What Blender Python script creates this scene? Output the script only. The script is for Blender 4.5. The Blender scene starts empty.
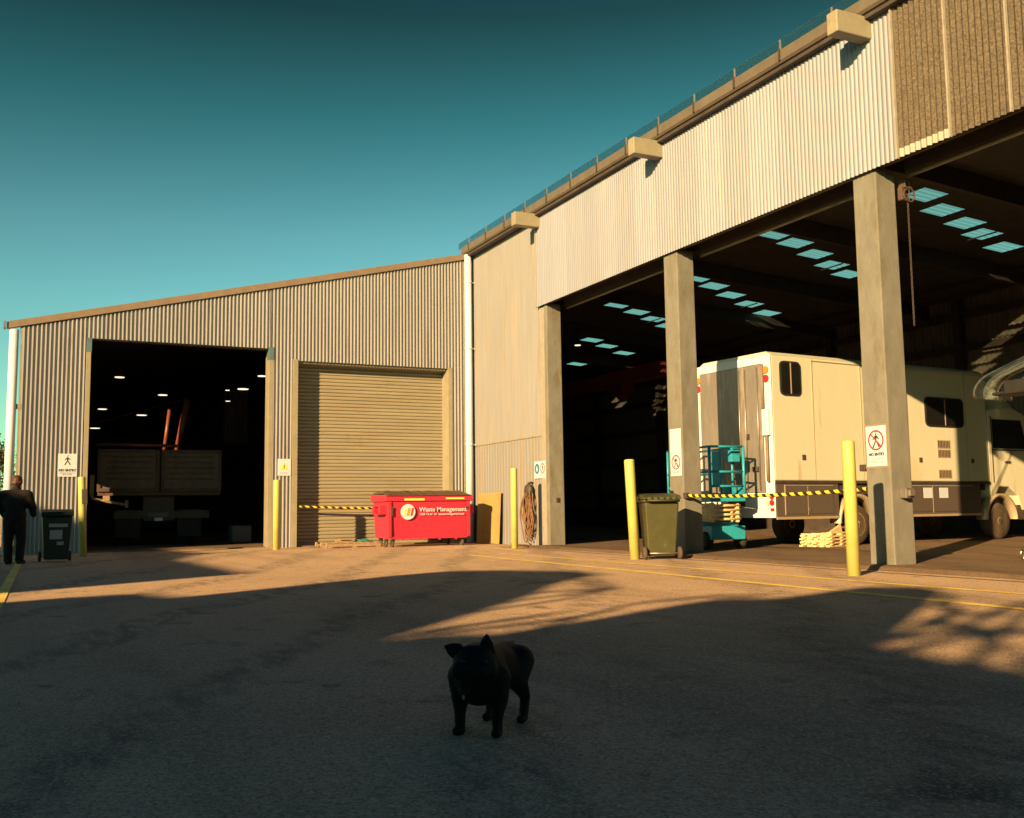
import bpy, math, random
from mathutils import Vector, Matrix
random.seed(7)
R = math.radians
scene = bpy.context.scene
col = scene.collection

# ------------------------------------------------------------------ camera
cam_d = bpy.data.cameras.new('camera'); cam = bpy.data.objects.new('camera', cam_d); col.objects.link(cam)
fw, rt, up = Vector((.4297, .8974, .0998)), Vector((.9023, -.4310, -.0123)), Vector((-.0320, -.0953, .9949))
cam.matrix_world = Matrix(((rt.x, up.x, -fw.x, -12.287), (rt.y, up.y, -fw.y, -28.592), (rt.z, up.z, -fw.z, 1.0), (0, 0, 0, 1)))
cam_d.sensor_width = 36; cam_d.lens = 36 * 1000 / 1024; cam_d.clip_start = .05; cam_d.clip_end = 2000
scene.camera = cam

# ------------------------------------------------------------------ sky, sun, exposure
ELEV = 16.5
AZ = R(33.5)          # sunlight travels along (cos AZ, sin AZ)
SUN = Vector((-math.cos(AZ), -math.sin(AZ), 0)) * math.cos(R(ELEV)) + Vector((0, 0, math.sin(R(ELEV))))
w = bpy.data.worlds.new('World'); scene.world = w; w.use_nodes = True
nt = w.node_tree; N = nt.nodes; L = nt.links
bg = N['Background']; bg.inputs['Strength'].default_value = .05
sky = N.new('ShaderNodeTexSky'); sky.sky_type = 'NISHITA'; sky.sun_disc = False
sky.sun_elevation = R(ELEV); sky.sun_rotation = math.atan2(SUN.x, SUN.y) % (2 * math.pi)
sky.air_density = 1.0; sky.dust_density = .4; sky.ozone_density = 1.5
gm = N.new('ShaderNodeGamma'); gm.inputs[1].default_value = 1.35
mx = N.new('ShaderNodeMix'); mx.data_type = 'RGBA'; mx.blend_type = 'MULTIPLY'; mx.inputs[0].default_value = 1
mx.inputs[7].default_value = (.42, .67, .46, 1)
tc = N.new('ShaderNodeTexCoord'); sx = N.new('ShaderNodeSeparateXYZ'); L.new(tc.outputs['Generated'], sx.inputs[0])
er = N.new('ShaderNodeValToRGB'); ee = er.color_ramp.elements          # darker towards the zenith, with blue added out of view to fill shade
ee[0].position = .20; ee[0].color = (1, 1, 1, 1); ee[1].position = .75; ee[1].color = (.03, .15, .55, 1)
for p_, c_ in ((.264, (.866, .89, .855)), (.37, (.336, .563, .50)), (.457, (.171, .247, .208)), (.58, (.07, .17, .36))):
    k = ee.new(p_); k.color = (*c_, 1)
L.new(sx.outputs[2], er.inputs[0])
m2 = N.new('ShaderNodeMix'); m2.data_type = 'RGBA'; m2.blend_type = 'MULTIPLY'; m2.inputs[0].default_value = 1
L.new(sky.outputs[0], gm.inputs[0]); L.new(gm.outputs[0], mx.inputs[6]); L.new(mx.outputs[2], m2.inputs[6]); L.new(er.outputs[0], m2.inputs[7]); L.new(m2.outputs[2], bg.inputs[0])
sd = bpy.data.lights.new('sun', 'SUN'); so = bpy.data.objects.new('sun', sd); col.objects.link(so)
sd.energy = 5.0; sd.angle = R(.5); sd.color = (1, .625, .275)
so.rotation_euler = SUN.to_track_quat('Z', 'Y').to_euler(); so.location = (-60, -50, 40)
vs = scene.view_settings
scene.display_settings.display_device = 'sRGB'
vs.view_transform = 'Standard'; vs.look = 'None'; vs.gamma = 1; vs.exposure = 1.45; vs.use_curve_mapping = False
scene.cycles.use_denoising = True
scene.cycles.max_bounces = 8

# ------------------------------------------------------------------ materials
MATS = {}
def mat(name, c, rough=.6, metal=0., var=.15, scale=6., bump=0., bscale=60., stretch=(1, 1, 1), c2=None, patch=None, emit=0, spec=.4, sheet=None, scuff=None):
    """base colour varied by two noises; optional second colour in patches; optional bump"""
    if name in MATS: return MATS[name]
    m = bpy.data.materials.new(name); m.use_nodes = True
    n = m.node_tree.nodes; l = m.node_tree.links; b = n['Principled BSDF']
    b.inputs['Roughness'].default_value = rough; b.inputs['Metallic'].default_value = metal
    b.inputs['Specular IOR Level'].default_value = spec
    tc = n.new('ShaderNodeTexCoord'); mp = n.new('ShaderNodeMapping'); mp.inputs['Scale'].default_value = stretch
    l.new(tc.outputs['Object'], mp.inputs['Vector'])
    nz = n.new('ShaderNodeTexNoise'); nz.inputs['Scale'].default_value = scale; nz.inputs['Detail'].default_value = 8; nz.inputs['Roughness'].default_value = .65
    l.new(mp.outputs[0], nz.inputs['Vector'])
    rp = n.new('ShaderNodeValToRGB'); e = rp.color_ramp.elements
    lo = [max(0, x * (1 - var)) for x in c]; hi = [min(1, x * (1 + var)) for x in c]
    e[0].position = .3; e[0].color = (*lo, 1); e[1].position = .7; e[1].color = (*hi, 1)
    l.new(nz.outputs['Fac'], rp.inputs[0]); out = rp.outputs[0]
    if c2:
        n2 = n.new('ShaderNodeTexNoise'); n2.inputs['Scale'].default_value = patch[0]; n2.inputs['Detail'].default_value = 6
        n2.inputs['Roughness'].default_value = .7
        l.new(mp.outputs[0], n2.inputs['Vector'])
        r2 = n.new('ShaderNodeMapRange'); r2.inputs[1].default_value = patch[1]; r2.inputs[2].default_value = patch[2]
        l.new(n2.outputs['Fac'], r2.inputs[0])
        mxx = n.new('ShaderNodeMix'); mxx.data_type = 'RGBA'; mxx.inputs[7].default_value = (*c2, 1)
        l.new(r2.outputs[0], mxx.inputs[0]); l.new(out, mxx.inputs[6]); out = mxx.outputs[2]
    if sheet:      # separate sheets differ a little in tone
        sp = n.new('ShaderNodeSeparateXYZ'); l.new(tc.outputs['Object'], sp.inputs[0])
        dv = n.new('ShaderNodeMath'); dv.operation = 'DIVIDE'; dv.inputs[1].default_value = sheet[1]; l.new(sp.outputs[sheet[0]], dv.inputs[0])
        fl = n.new('ShaderNodeMath'); fl.operation = 'FLOOR'; l.new(dv.outputs[0], fl.inputs[0])
        wn = n.new('ShaderNodeTexWhiteNoise'); wn.noise_dimensions = '1D'; l.new(fl.outputs[0], wn.inputs['W'])
        mr = n.new('ShaderNodeMapRange'); mr.inputs[3].default_value = 1 - sheet[2]; mr.inputs[4].default_value = 1 + sheet[2] * .5; l.new(wn.outputs['Value'], mr.inputs[0])
        mu = n.new('ShaderNodeVectorMath'); mu.operation = 'SCALE'; l.new(out, mu.inputs[0]); l.new(mr.outputs[0], mu.inputs['Scale']); out = mu.outputs[0]
    if scuff:      # (colour, scale, stretch, threshold) scrapes and streaks
        m3 = n.new('ShaderNodeMapping'); m3.inputs['Scale'].default_value = scuff[2]; l.new(tc.outputs['Object'], m3.inputs[0])
        n4 = n.new('ShaderNodeTexNoise'); n4.inputs['Scale'].default_value = scuff[1]; n4.inputs['Detail'].default_value = 7; n4.inputs['Roughness'].default_value = .75; l.new(m3.outputs[0], n4.inputs[0])
        r4 = n.new('ShaderNodeMapRange'); r4.inputs[1].default_value = scuff[3]; r4.inputs[2].default_value = scuff[3] + .09; r4.inputs[4].default_value = .8; l.new(n4.outputs['Fac'], r4.inputs[0])
        x4 = n.new('ShaderNodeMix'); x4.data_type = 'RGBA'; x4.inputs[7].default_value = (*scuff[0], 1); l.new(r4.outputs[0], x4.inputs[0]); l.new(out, x4.inputs[6]); out = x4.outputs[2]
    l.new(out, b.inputs['Base Color'])
    if bump:
        n3 = n.new('ShaderNodeTexNoise'); n3.inputs['Scale'].default_value = bscale; n3.inputs['Detail'].default_value = 4
        l.new(tc.outputs['Object'], n3.inputs['Vector'])
        bp = n.new('ShaderNodeBump'); bp.inputs['Strength'].default_value = bump; bp.inputs['Distance'].default_value = .02
        l.new(n3.outputs['Fac'], bp.inputs['Height']); l.new(bp.outputs[0], b.inputs['Normal'])
    if emit:
        b.inputs['Emission Color'].default_value = (*c, 1); b.inputs['Emission Strength'].default_value = emit
    MATS[name] = m
    return m

def ground_mat(name, c, dark, light):
    m = bpy.data.materials.new(name); m.use_nodes = True
    n = m.node_tree.nodes; l = m.node_tree.links; b = n['Principled BSDF']
    b.inputs['Roughness'].default_value = .85; b.inputs['Specular IOR Level'].default_value = .25
    tc = n.new('ShaderNodeTexCoord')
    def noise(sc, det, stretch=(1, 1, 1), rot=0):
        mp = n.new('ShaderNodeMapping'); mp.inputs['Scale'].default_value = stretch; mp.inputs['Rotation'].default_value = (0, 0, rot)
        l.new(tc.outputs['Object'], mp.inputs[0])
        z = n.new('ShaderNodeTexNoise'); z.inputs['Scale'].default_value = sc; z.inputs['Detail'].default_value = det; z.inputs['Roughness'].default_value = .6
        l.new(mp.outputs[0], z.inputs[0]); return z.outputs['Fac']
    def ramp(f, a, b_):
        r = n.new('ShaderNodeMapRange'); r.inputs[1].default_value = a; r.inputs[2].default_value = b_; l.new(f, r.inputs[0]); return r.outputs[0]
    def mix(f, a, b_, mode='MIX'):
        x = n.new('ShaderNodeMix'); x.data_type = 'RGBA'; x.blend_type = mode
        if hasattr(f, 'links'): l.new(f, x.inputs[0])
        else: x.inputs[0].default_value = f
        for s, v in ((6, a), (7, b_)):
            if isinstance(v, tuple): x.inputs[s].default_value = (*v, 1)
            else: l.new(v, x.inputs[s])
        return x.outputs[2]
    o = mix(ramp(noise(.35, 6), .35, .7), c, light)                       # broad worn areas
    o = mix(ramp(noise(.5, 7, (1, .12, 1), .25), .5, .75), o, dark)         # tyre-darkened lanes
    o = mix(ramp(noise(2.2, 8), .58, .72), o, dark)                        # oil stains
    wv = n.new('ShaderNodeTexWave'); wv.wave_type = 'BANDS'; wv.bands_direction = 'X'; wv.inputs['Scale'].default_value = .16; wv.inputs['Distortion'].default_value = 7
    wv.inputs['Detail'].default_value = 5; wv.inputs['Detail Scale'].default_value = .5; mw = n.new('ShaderNodeMapping'); mw.inputs['Rotation'].default_value = (0, 0, .5); l.new(tc.outputs['Object'], mw.inputs[0]); l.new(mw.outputs[0], wv.inputs[0])
    mq = n.new('ShaderNodeMath'); mq.operation = 'MULTIPLY'; l.new(ramp(wv.outputs['Fac'], .72, .97), mq.inputs[0]); l.new(ramp(noise(7, 6, (1, .3, 1)), .38, .62), mq.inputs[1])
    o = mix(mq.outputs[0], o, mix(.85, o, dark))                               # rubbed tyre tracks
    o = mix(ramp(noise(.9, 9), .63, .70), o, mix(.8, o, tuple(x * .45 for x in dark)))   # dark spill marks
    o = mix(ramp(noise(1.7, 9, (1, .5, 1), 1.1), .66, .72), o, mix(.7, o, tuple(min(1, x * 1.25) for x in light)))  # dusty scuffs
    f = ramp(noise(26, 6), .3, .72); o = mix(f, o, mix(.55, o, dark))       # mottling
    v = n.new('ShaderNodeTexVoronoi'); v.inputs['Scale'].default_value = 85; l.new(tc.outputs['Object'], v.inputs[0])
    o = mix(ramp(v.outputs['Color'], .55, 1.), o, mix(.65, o, tuple(min(.85, x * 1.25) for x in light)))         # stone chips
    o = mix(ramp(v.outputs['Color'], .4, .0), o, mix(.7, o, tuple(x * .5 for x in dark)))
    l.new(o, b.inputs['Base Color'])
    bp = n.new('ShaderNodeBump'); bp.inputs['Strength'].default_value = .8; bp.inputs['Distance'].default_value = .012
    mm = n.new('ShaderNodeMath'); mm.operation = 'ADD'; l.new(noise(60, 5), mm.inputs[0]); l.new(v.outputs['Distance'], mm.inputs[1])
    l.new(mm.outputs[0], bp.inputs['Height']); l.new(bp.outputs[0], b.inputs['Normal'])
    return m

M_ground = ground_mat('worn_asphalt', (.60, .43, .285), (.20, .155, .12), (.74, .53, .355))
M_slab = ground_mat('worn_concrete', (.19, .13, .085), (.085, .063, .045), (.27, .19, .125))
M_clad = mat('galvanised_cladding', (.33, .335, .35), .5, .0, .12, 2.5, stretch=(6, 6, .35), c2=(.30, .22, .12), patch=(1.6, .62, .8), sheet=(0, .896, .10), scuff=((.20, .145, .09), 1.3, (3, 3, .22), .60))
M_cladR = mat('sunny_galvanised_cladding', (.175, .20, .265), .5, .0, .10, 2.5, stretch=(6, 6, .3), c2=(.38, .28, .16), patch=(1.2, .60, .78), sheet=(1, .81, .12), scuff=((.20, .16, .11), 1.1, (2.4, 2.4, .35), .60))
M_plain = mat('cream_wall_sheet', (.195, .205, .22), .5, .0, .10, 2., stretch=(5, 5, .3), c2=(.30, .21, .10), patch=(.9, .55, .8), sheet=(1, .76, .06), scuff=((.19, .15, .08), 1.4, (4, 4, .18), .57))
M_brown = mat('weathered_sheet', (.092, .074, .049), .7, .0, .5, 38, stretch=(1, 1, 1), c2=(.030, .024, .017), patch=(30, .46, .62), bump=.4, bscale=70, scuff=((.045, .038, .028), 5, (1, 3, .5), .55))
M_pale = mat('pale_lap_strip', (.26, .25, .22), .5)
M_shut = mat('roller_slats', (.245, .225, .165), .5, .0, .12, 1.5, stretch=(.5, 1, 6), c2=(.24, .17, .085), patch=(1.1, .55, .75), scuff=((.16, .12, .07), 1.6, (.7, 1, .5), .62))
M_trim = mat('beige_trim', (.235, .22, .16), .5, .0, .12, 3, c2=(.22, .15, .08), patch=(4, .6, .75))
M_barge = mat('brown_barge_metal', (.18, .14, .105), .5, 0, .12, 4)
M_conc = mat('column_concrete', (.155, .158, .14), .75, 0, .16, 2.2, bump=.15, bscale=30, c2=(.115, .105, .07), patch=(1.3, .5, .72), stretch=(2, 2, .8), scuff=((.12, .095, .05), 2.2, (1, 1, .35), .58))
M_white = mat('white_pvc_pipe', (.56, .62, .72), .35, 0, .05, 3)
M_gutter = mat('gutter_metal', (.11, .095, .075), .5, .0, .15, 3)
M_dark = mat('dark_steel', (.05, .04, .035), .6, 0, .3, 3)
M_roof = mat('roof_underside', (.055, .054, .053), .8, 0, .3, 2)
M_inner = mat('inner_wall_sheet', (.15, .135, .12), .6, 0, .3, 1.5, stretch=(4, 4, .5))
M_yellow = mat('yellow_post_paint', (.42, .42, .12), .45, 0, .10, 3, c2=(.45, .28, .05), patch=(5, .64, .76), scuff=((.22, .16, .08), 9, (1, 1, .5), .63))
M_line = mat('yellow_line_paint', (.88, .62, .14), .8, 0, .35, 3, c2=(.5, .35, .19), patch=(7, .62, .74))
M_red = mat('red_bin_paint', (.42, .024, .055), .42, 0, .10, 2.5, c2=(.40, .022, .022), patch=(3.5, .6, .75), scuff=((.23, .02, .03), 4, (1, 1, 1.6), .62), bump=.12, bscale=5)
M_lid = mat('brown_plastic_lid', (.085, .05, .032), .55, 0, .2, 5)
M_rubber = mat('black_rubber', (.022, .021, .02), .8, 0, .25, 8)
M_tyre = mat('dusty_tyre', (.07, .052, .036), .85, 0, .3, 8)
M_black = mat('black_paint', (.02, .02, .02), .5, 0, .2, 5)
M_steel = mat('grey_steel', (.30, .28, .25), .4, .7, .15, 6)
M_wood = mat('pallet_wood', (.27, .20, .125), .8, 0, .3, 4, stretch=(1, 8, 8), c2=(.2, .11, .05), patch=(3, .55, .7))
M_palew = mat('pale_pallet_wood', (.62, .48, .26), .8, 0, .25, 4, stretch=(1, 8, 8))
M_ply = mat('yellow_plywood', (.29, .225, .085), .7, 0, .15, 2, c2=(.4, .22, .06), patch=(3, .55, .7), scuff=((.2, .14, .06), 3, (1, 1, .4), .58))
M_olive = mat('olive_bin_plastic', (.046, .050, .018), .5, 0, .15, 6, c2=(.06, .055, .016), patch=(4, .55, .7), scuff=((.12, .11, .06), 7, (1.5, 1.5, .5), .62))
M_green = mat('dark_green_bin_plastic', (.007, .018, .010), .5, 0, .2, 6)
M_teal = mat('teal_paint', (.022, .27, .38), .4, 0, .12, 4, c2=(.012, .16, .15), patch=(6, .6, .75), scuff=((.03, .10, .12), 9, (1, 1, 1), .63))
M_cream = mat('cream_vehicle_paint', (.50, .52, .42), .35, 0, .05, .8, c2=(.47, .43, .24), patch=(.7, .55, .8), stretch=(1, 1, .5), scuff=((.36, .27, .13), 1.3, (1.6, 1.6, .14), .62))
M_vwhite = mat('white_vehicle_paint', (.54, .60, .68), .35, 0, .05, 2, scuff=((.38, .30, .18), 2., (1.6, 1.6, .3), .62))
M_stain = mat('stainless_sheet', (.30, .28, .26), .36, .55, .15, 1.6, stretch=(1, 2.5, .6), c2=(.52, .46, .36), patch=(2., .55, .72))
M_skirt = mat('brown_skirt_panel', (.10, .082, .072), .5, .2, .12, 8, stretch=(1, 1, 14))
M_skirtf = mat('pale_skirt_rail', (.40, .33, .23), .45, .3, .1, 6)
M_glass = mat('dark_window_glass', (.010, .010, .011), .12, 0, .1, 2, spec=.5)
M_lampo = mat('amber_lens', (.65, .20, .03), .25, 0, .05, 3)
M_lampr = mat('red_lens', (.45, .02, .025), .25, 0, .05, 3)
M_lampw = mat('clear_lens', (.6, .55, .42), .2, 0, .05, 3)
M_sign = mat('sign_white', (.46, .53, .62), .5, 0, .03, 3)
M_ink = mat('sign_black_ink', (.02, .02, .02), .6, 0, .0, 3)
M_sred = mat('sign_red_ink', (.50, .03, .03), .5, 0, .0, 3)
M_sblue = mat('sign_blue_ink', (.02, .17, .30), .5, 0, .0, 3)
M_syel = mat('sign_yellow_ink', (.75, .55, .05), .5, 0, .0, 3)
M_sgrey = mat('sign_grey_ink', (.32, .31, .34), .6, 0, .0, 3)
M_orange = mat('logo_orange', (.70, .26, .03), .5, 0, 0, 3)
M_lgreen = mat('logo_yellow', (.72, .66, .12), .5, 0, 0, 3)
M_rust = mat('rusty_tray_steel', (.075, .05, .038), .7, .1, .35, 4, c2=(.17, .065, .03), patch=(3, .55, .72))
M_tray = mat('tray_panel_steel', (.11, .085, .07), .7, .1, .3, 5, c2=(.22, .08, .04), patch=(2.4, .56, .7))
M_ramred = mat('orange_red_ram_paint', (.17, .05, .025), .4, 0, .15, 5)
M_crane = mat('crane_red_paint', (.22, .04, .025), .5, 0, .2, 4)
M_cable = mat('cable_sheath', (.14, .075, .04), .7, 0, .4, 8)
M_chrome = mat('polished_alloy', (.75, .70, .62), .15, 1, .05, 4)
M_jacket = mat('charcoal_jacket_cloth', (.0075, .0075, .008), .9, 0, .25, 14, bump=.3, bscale=25)
M_trous = mat('black_trouser_cloth', (.008, .008, .008), .9, 0, .25, 14)
M_skin = mat('skin', (.30, .16, .11), .5, 0, .08, 9)
M_hair = mat('auburn_hair', (.05, .02, .011), .6, 0, .4, 40, stretch=(1, 1, .3))
M_fur = mat('black_dog_fur', (.0026, .0025, .0026), .6, 0, .35, 45, bump=.35, bscale=180, spec=.25)
M_furw = mat('white_chest_fur', (.30, .28, .26), .7, 0, .2, 40)
M_eye = mat('dark_eye', (.015, .010, .006), .08, 0, 0, 3)
M_bark = mat('bark', (.08, .055, .035), .9, 0, .3, 8)
M_leaf = mat('dark_leaf', (.045, .055, .018), .7, 0, .4, 3)
M_brick = mat('shade_caster_sheet', (.06, .055, .05), .7, 0, .15, 2)  # kept dark so the unseen casters bounce little light
M_led = mat('lit_lamp_lens', (1, .86, .62), .4, 0, 0, 3, emit=.55)
M_tealrag = mat('teal_cloth', (.02, .22, .22), .9, 0, .2, 9)
M_grey = mat('grey_crate_plastic', (.10, .10, .105), .6, 0, .1, 5)

def clear_mat(name, tint, body, alpha, trans=False):
    m = bpy.data.materials.new(name); m.use_nodes = True
    n = m.node_tree.nodes; l = m.node_tree.links
    o = n['Material Output']; n.remove(n['Principled BSDF'])
    t = n.new('ShaderNodeBsdfTransparent'); t.inputs[0].default_value = (*tint, 1)
    d = n.new('ShaderNodeBsdfTranslucent' if trans else 'ShaderNodeBsdfGlossy'); d.inputs[0].default_value = (*body, 1)
    if not trans: d.inputs['Roughness'].default_value = .25
    nz = n.new('ShaderNodeTexNoise'); nz.inputs['Scale'].default_value = 9; nz.inputs['Detail'].default_value = 5
    mr = n.new('ShaderNodeMapRange'); mr.inputs[3].default_value = alpha - .1; mr.inputs[4].default_value = alpha + .15
    l.new(nz.outputs[0], mr.inputs[0])
    x = n.new('ShaderNodeMixShader'); l.new(mr.outputs[0], x.inputs[0]); l.new(t.outputs[0], x.inputs[1]); l.new(d.outputs[0], x.inputs[2])
    l.new(x.outputs[0], o.inputs[0]); return m
M_sky_panel = clear_mat('translucent_roof_sheet', (.80, .95, .95), (.14, .46, .56), .72, True)
M_clear = clear_mat('clear_roof_edge', (.80, .86, .87), (.6, .75, .78), .25, True)

# ------------------------------------------------------------------ mesh builder
class MB:
    def __init__(s): s.v = []; s.f = []; s.sm = []
    def add(s, vs_, fs, smooth=False):
        o = len(s.v); s.v += [tuple(v) for v in vs_]; s.f += [tuple(i + o for i in f) for f in fs]; s.sm += [smooth] * len(fs); return s
    def box(s, x0, x1, y0, y1, z0, z1):
        return s.add([(x0, y0, z0), (x1, y0, z0), (x1, y1, z0), (x0, y1, z0), (x0, y0, z1), (x1, y0, z1), (x1, y1, z1), (x0, y1, z1)],
                     [(3, 2, 1, 0), (4, 5, 6, 7), (0, 1, 5, 4), (1, 2, 6, 5), (2, 3, 7, 6), (3, 0, 4, 7)])
    def frustum(s, a, b):      # a, b: (x0,x1,y0,y1,z)
        q = lambda k: [(k[0], k[2], k[4]), (k[1], k[2], k[4]), (k[1], k[3], k[4]), (k[0], k[3], k[4])]
        return s.add(q(a) + q(b), [(3, 2, 1, 0), (4, 5, 6, 7), (0, 1, 5, 4), (1, 2, 6, 5), (2, 3, 7, 6), (3, 0, 4, 7)])
    def prism(s, poly, axis, d0, d1):   # poly in the two other axes, in order
        def P(a, b, d): return {'x': (d, a, b), 'y': (a, d, b), 'z': (a, b, d)}[axis]
        n = len(poly)
        vs_ = [P(a, b, d0) for a, b in poly] + [P(a, b, d1) for a, b in poly]
        return s.add(vs_, [tuple(range(n))[::-1], tuple(range(n, 2 * n))] + [(i, (i + 1) % n, n + (i + 1) % n, n + i) for i in range(n)])
    def tube(s, pts, r, n=10, cap=True, rs=None):
        pts = [Vector(p) for p in pts]; rings = []
        t = (pts[1] - pts[0]).normalized(); a = t.orthogonal().normalized()
        for i, p in enumerate(pts):
            t = (pts[min(i + 1, len(pts) - 1)] - pts[max(i - 1, 0)]).normalized()
            a = (a - t * a.dot(t)); a = a.normalized() if a.length > 1e-6 else t.orthogonal().normalized()
            b = t.cross(a); rr = rs[i] if rs else r
            rings.append([p + (a * math.cos(2 * math.pi * k / n) + b * math.sin(2 * math.pi * k / n)) * rr for k in range(n)])
        o = len(s.v)
        for q in rings: s.v += [tuple(v) for v in q]
        for i in range(len(pts) - 1):
            for k in range(n):
                s.f.append((o + i * n + k, o + i * n + (k + 1) % n, o + (i + 1) * n + (k + 1) % n, o + (i + 1) * n + k)); s.sm.append(True)
        if cap:
            s.f.append(tuple(o + k for k in range(n))[::-1]); s.sm.append(False)
            s.f.append(tuple(o + (len(pts) - 1) * n + k for k in range(n))); s.sm.append(False)
        return s
    def lathe(s, prof, c=(0, 0, 0), axis='z', n=24):   # prof: (radius, height)
        o = len(s.v); c = Vector(c)
        for r, h in prof:
            for k in range(n):
                a = 2 * math.pi * k / n; p = (r * math.cos(a), r * math.sin(a), h)
                p = {'z': p, 'y': (p[0], h, p[1]), 'x': (h, p[0], p[1])}[axis]
                s.v.append(tuple(c + Vector(p)))
        for i in range(len(prof) - 1):
            for k in range(n):
                q = (o + i * n + k, o + i * n + (k + 1) % n, o + (i + 1) * n + (k + 1) % n, o + (i + 1) * n + k)
                s.f.append(q if axis != 'y' else q[::-1]); s.sm.append(True)
        s.f.append(tuple(o + k for k in range(n))[::-1] if axis != 'y' else tuple(o + k for k in range(n))); s.sm.append(False)
        e = o + (len(prof) - 1) * n
        s.f.append(tuple(e + k for k in range(n)) if axis != 'y' else tuple(e + k for k in range(n))[::-1]); s.sm.append(False)
        return s
    def ring(s, c, r0, r1, d0, d1, axis='y', n=32):    # flat annulus with thickness
        return s.lathe_closed([(r0, d0), (r1, d0), (r1, d1), (r0, d1)], c, axis, n)
    def lathe_closed(s, prof, c, axis, n):
        o = len(s.v); c = Vector(c); m_ = len(prof)
        for r, h in prof:
            for k in range(n):
                a = 2 * math.pi * k / n; p = (r * math.cos(a), r * math.sin(a), h)
                p = {'z': p, 'y': (p[0], h, p[1]), 'x': (h, p[0], p[1])}[axis]; s.v.append(tuple(c + Vector(p)))
        for i in range(m_):
            for k in range(n):
                j = (i + 1) % m_
                s.f.append((o + i * n + k, o + i * n + (k + 1) % n, o + j * n + (k + 1) % n, o + j * n + k)); s.sm.append(False)
        return s
    def build(s, name, m, parent=None, bevel=0, loc=None, seg=2):
        me = bpy.data.meshes.new(name); me.from_pydata(s.v, [], s.f)
        me.polygons.foreach_set('use_smooth', s.sm); me.update()
        o = bpy.data.objects.new(name, me); col.objects.link(o); me.materials.append(m)
        if parent: o.parent = parent
        if loc: o.location = loc
        if bevel:
            b = o.modifiers.new('bevel', 'BEVEL'); b.width = bevel; b.segments = seg; b.limit_method = 'ANGLE'; b.angle_limit = R(40)
        return o

def tag(o, label, cat, group=None):
    o['label'] = label; o['category'] = cat
    if group: o['group'] = group
    return o
def thing(name, label, cat, loc=(0, 0, 0), rz=0, group=None, rx=0, ry=0):
    o = bpy.data.objects.new(name, None); col.objects.link(o); o.empty_display_size = .2
    o.location = loc; o.rotation_euler = (rx, ry, rz)
    return tag(o, label, cat, group)
def struct(o): o['kind'] = 'structure'; return o
def copy_tree(o, parent=None):
    c = o.copy(); col.objects.link(c)
    if parent: c.parent = parent
    for ch in [x for x in scene.objects if x.parent == o]: copy_tree(ch, c)
    return c
def fix_normals(o):
    import bmesh
    bm = bmesh.new(); bm.from_mesh(o.data); bmesh.ops.recalc_face_normals(bm, faces=bm.faces); bm.to_mesh(o.data); bm.free(); return o

def corrugated(axis, a0, a1, z0, z1, off, out, pitch, depth, seams=(), top=None, prof=((0, 0), (.44, 0), (.51, 1), (.80, 1), (.88, 0))):
    """ribbed sheet along axis; z0/z1 numbers or functions of a; `out` = +-1 rib direction"""
    mb = MB(); st = []
    k = math.floor(a0 / pitch)
    while k * pitch < a1:
        for f, d in prof:
            a = (k + f) * pitch
            if a0 < a < a1: st.append((a, d))
        k += 1
    st = [(a0, 0)] + st + [(a1, 0)]
    zf = lambda z, a: z(a) if callable(z) else z
    vs_ = []
    for a, d in st:
        o = off + out * d * depth
        for z in (zf(z0, a), zf(z1, a)): vs_.append((a, o, z) if axis == 'x' else (o, a, z))
    mb.add(vs_, [(2 * i, 2 * i + 2, 2 * i + 3, 2 * i + 1) for i in range(len(st) - 1)])
    return mb
ARCH = tuple((k / 12, abs(math.sin(math.pi * k / 12))) for k in range(12))
SINE = tuple((k / 10, .5 - .5 * math.cos(2 * math.pi * k / 10)) for k in range(10))
def join_mb(*ms):
    m = MB()
    for q in ms:
        o = len(m.v); m.v += q.v; m.f += [tuple(i + o for i in f) for f in q.f]; m.sm += q.sm
    return m

def letters(body, size, m, parent, loc, rot, bold=.0, align='CENTER', depth=.002, name='lettering', sx=1):
    cu = bpy.data.curves.new(name, 'FONT'); cu.body = body; cu.size = size; cu.align_x = align; cu.align_y = 'CENTER'
    cu.offset = bold; cu.extrude = depth; cu.resolution_u = 3
    t = bpy.data.objects.new(name + '_tmp', cu); col.objects.link(t)
    dg = bpy.context.evaluated_depsgraph_get(); me = bpy.data.meshes.new_from_object(t.evaluated_get(dg))
    bpy.data.objects.remove(t); me.name = name
    o = bpy.data.objects.new(name, me); col.objects.link(o); me.materials.clear(); me.materials.append(m)
    o.parent = parent; o.location = loc; o.rotation_euler = rot; o.scale = (sx, 1, 1); return o

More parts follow.
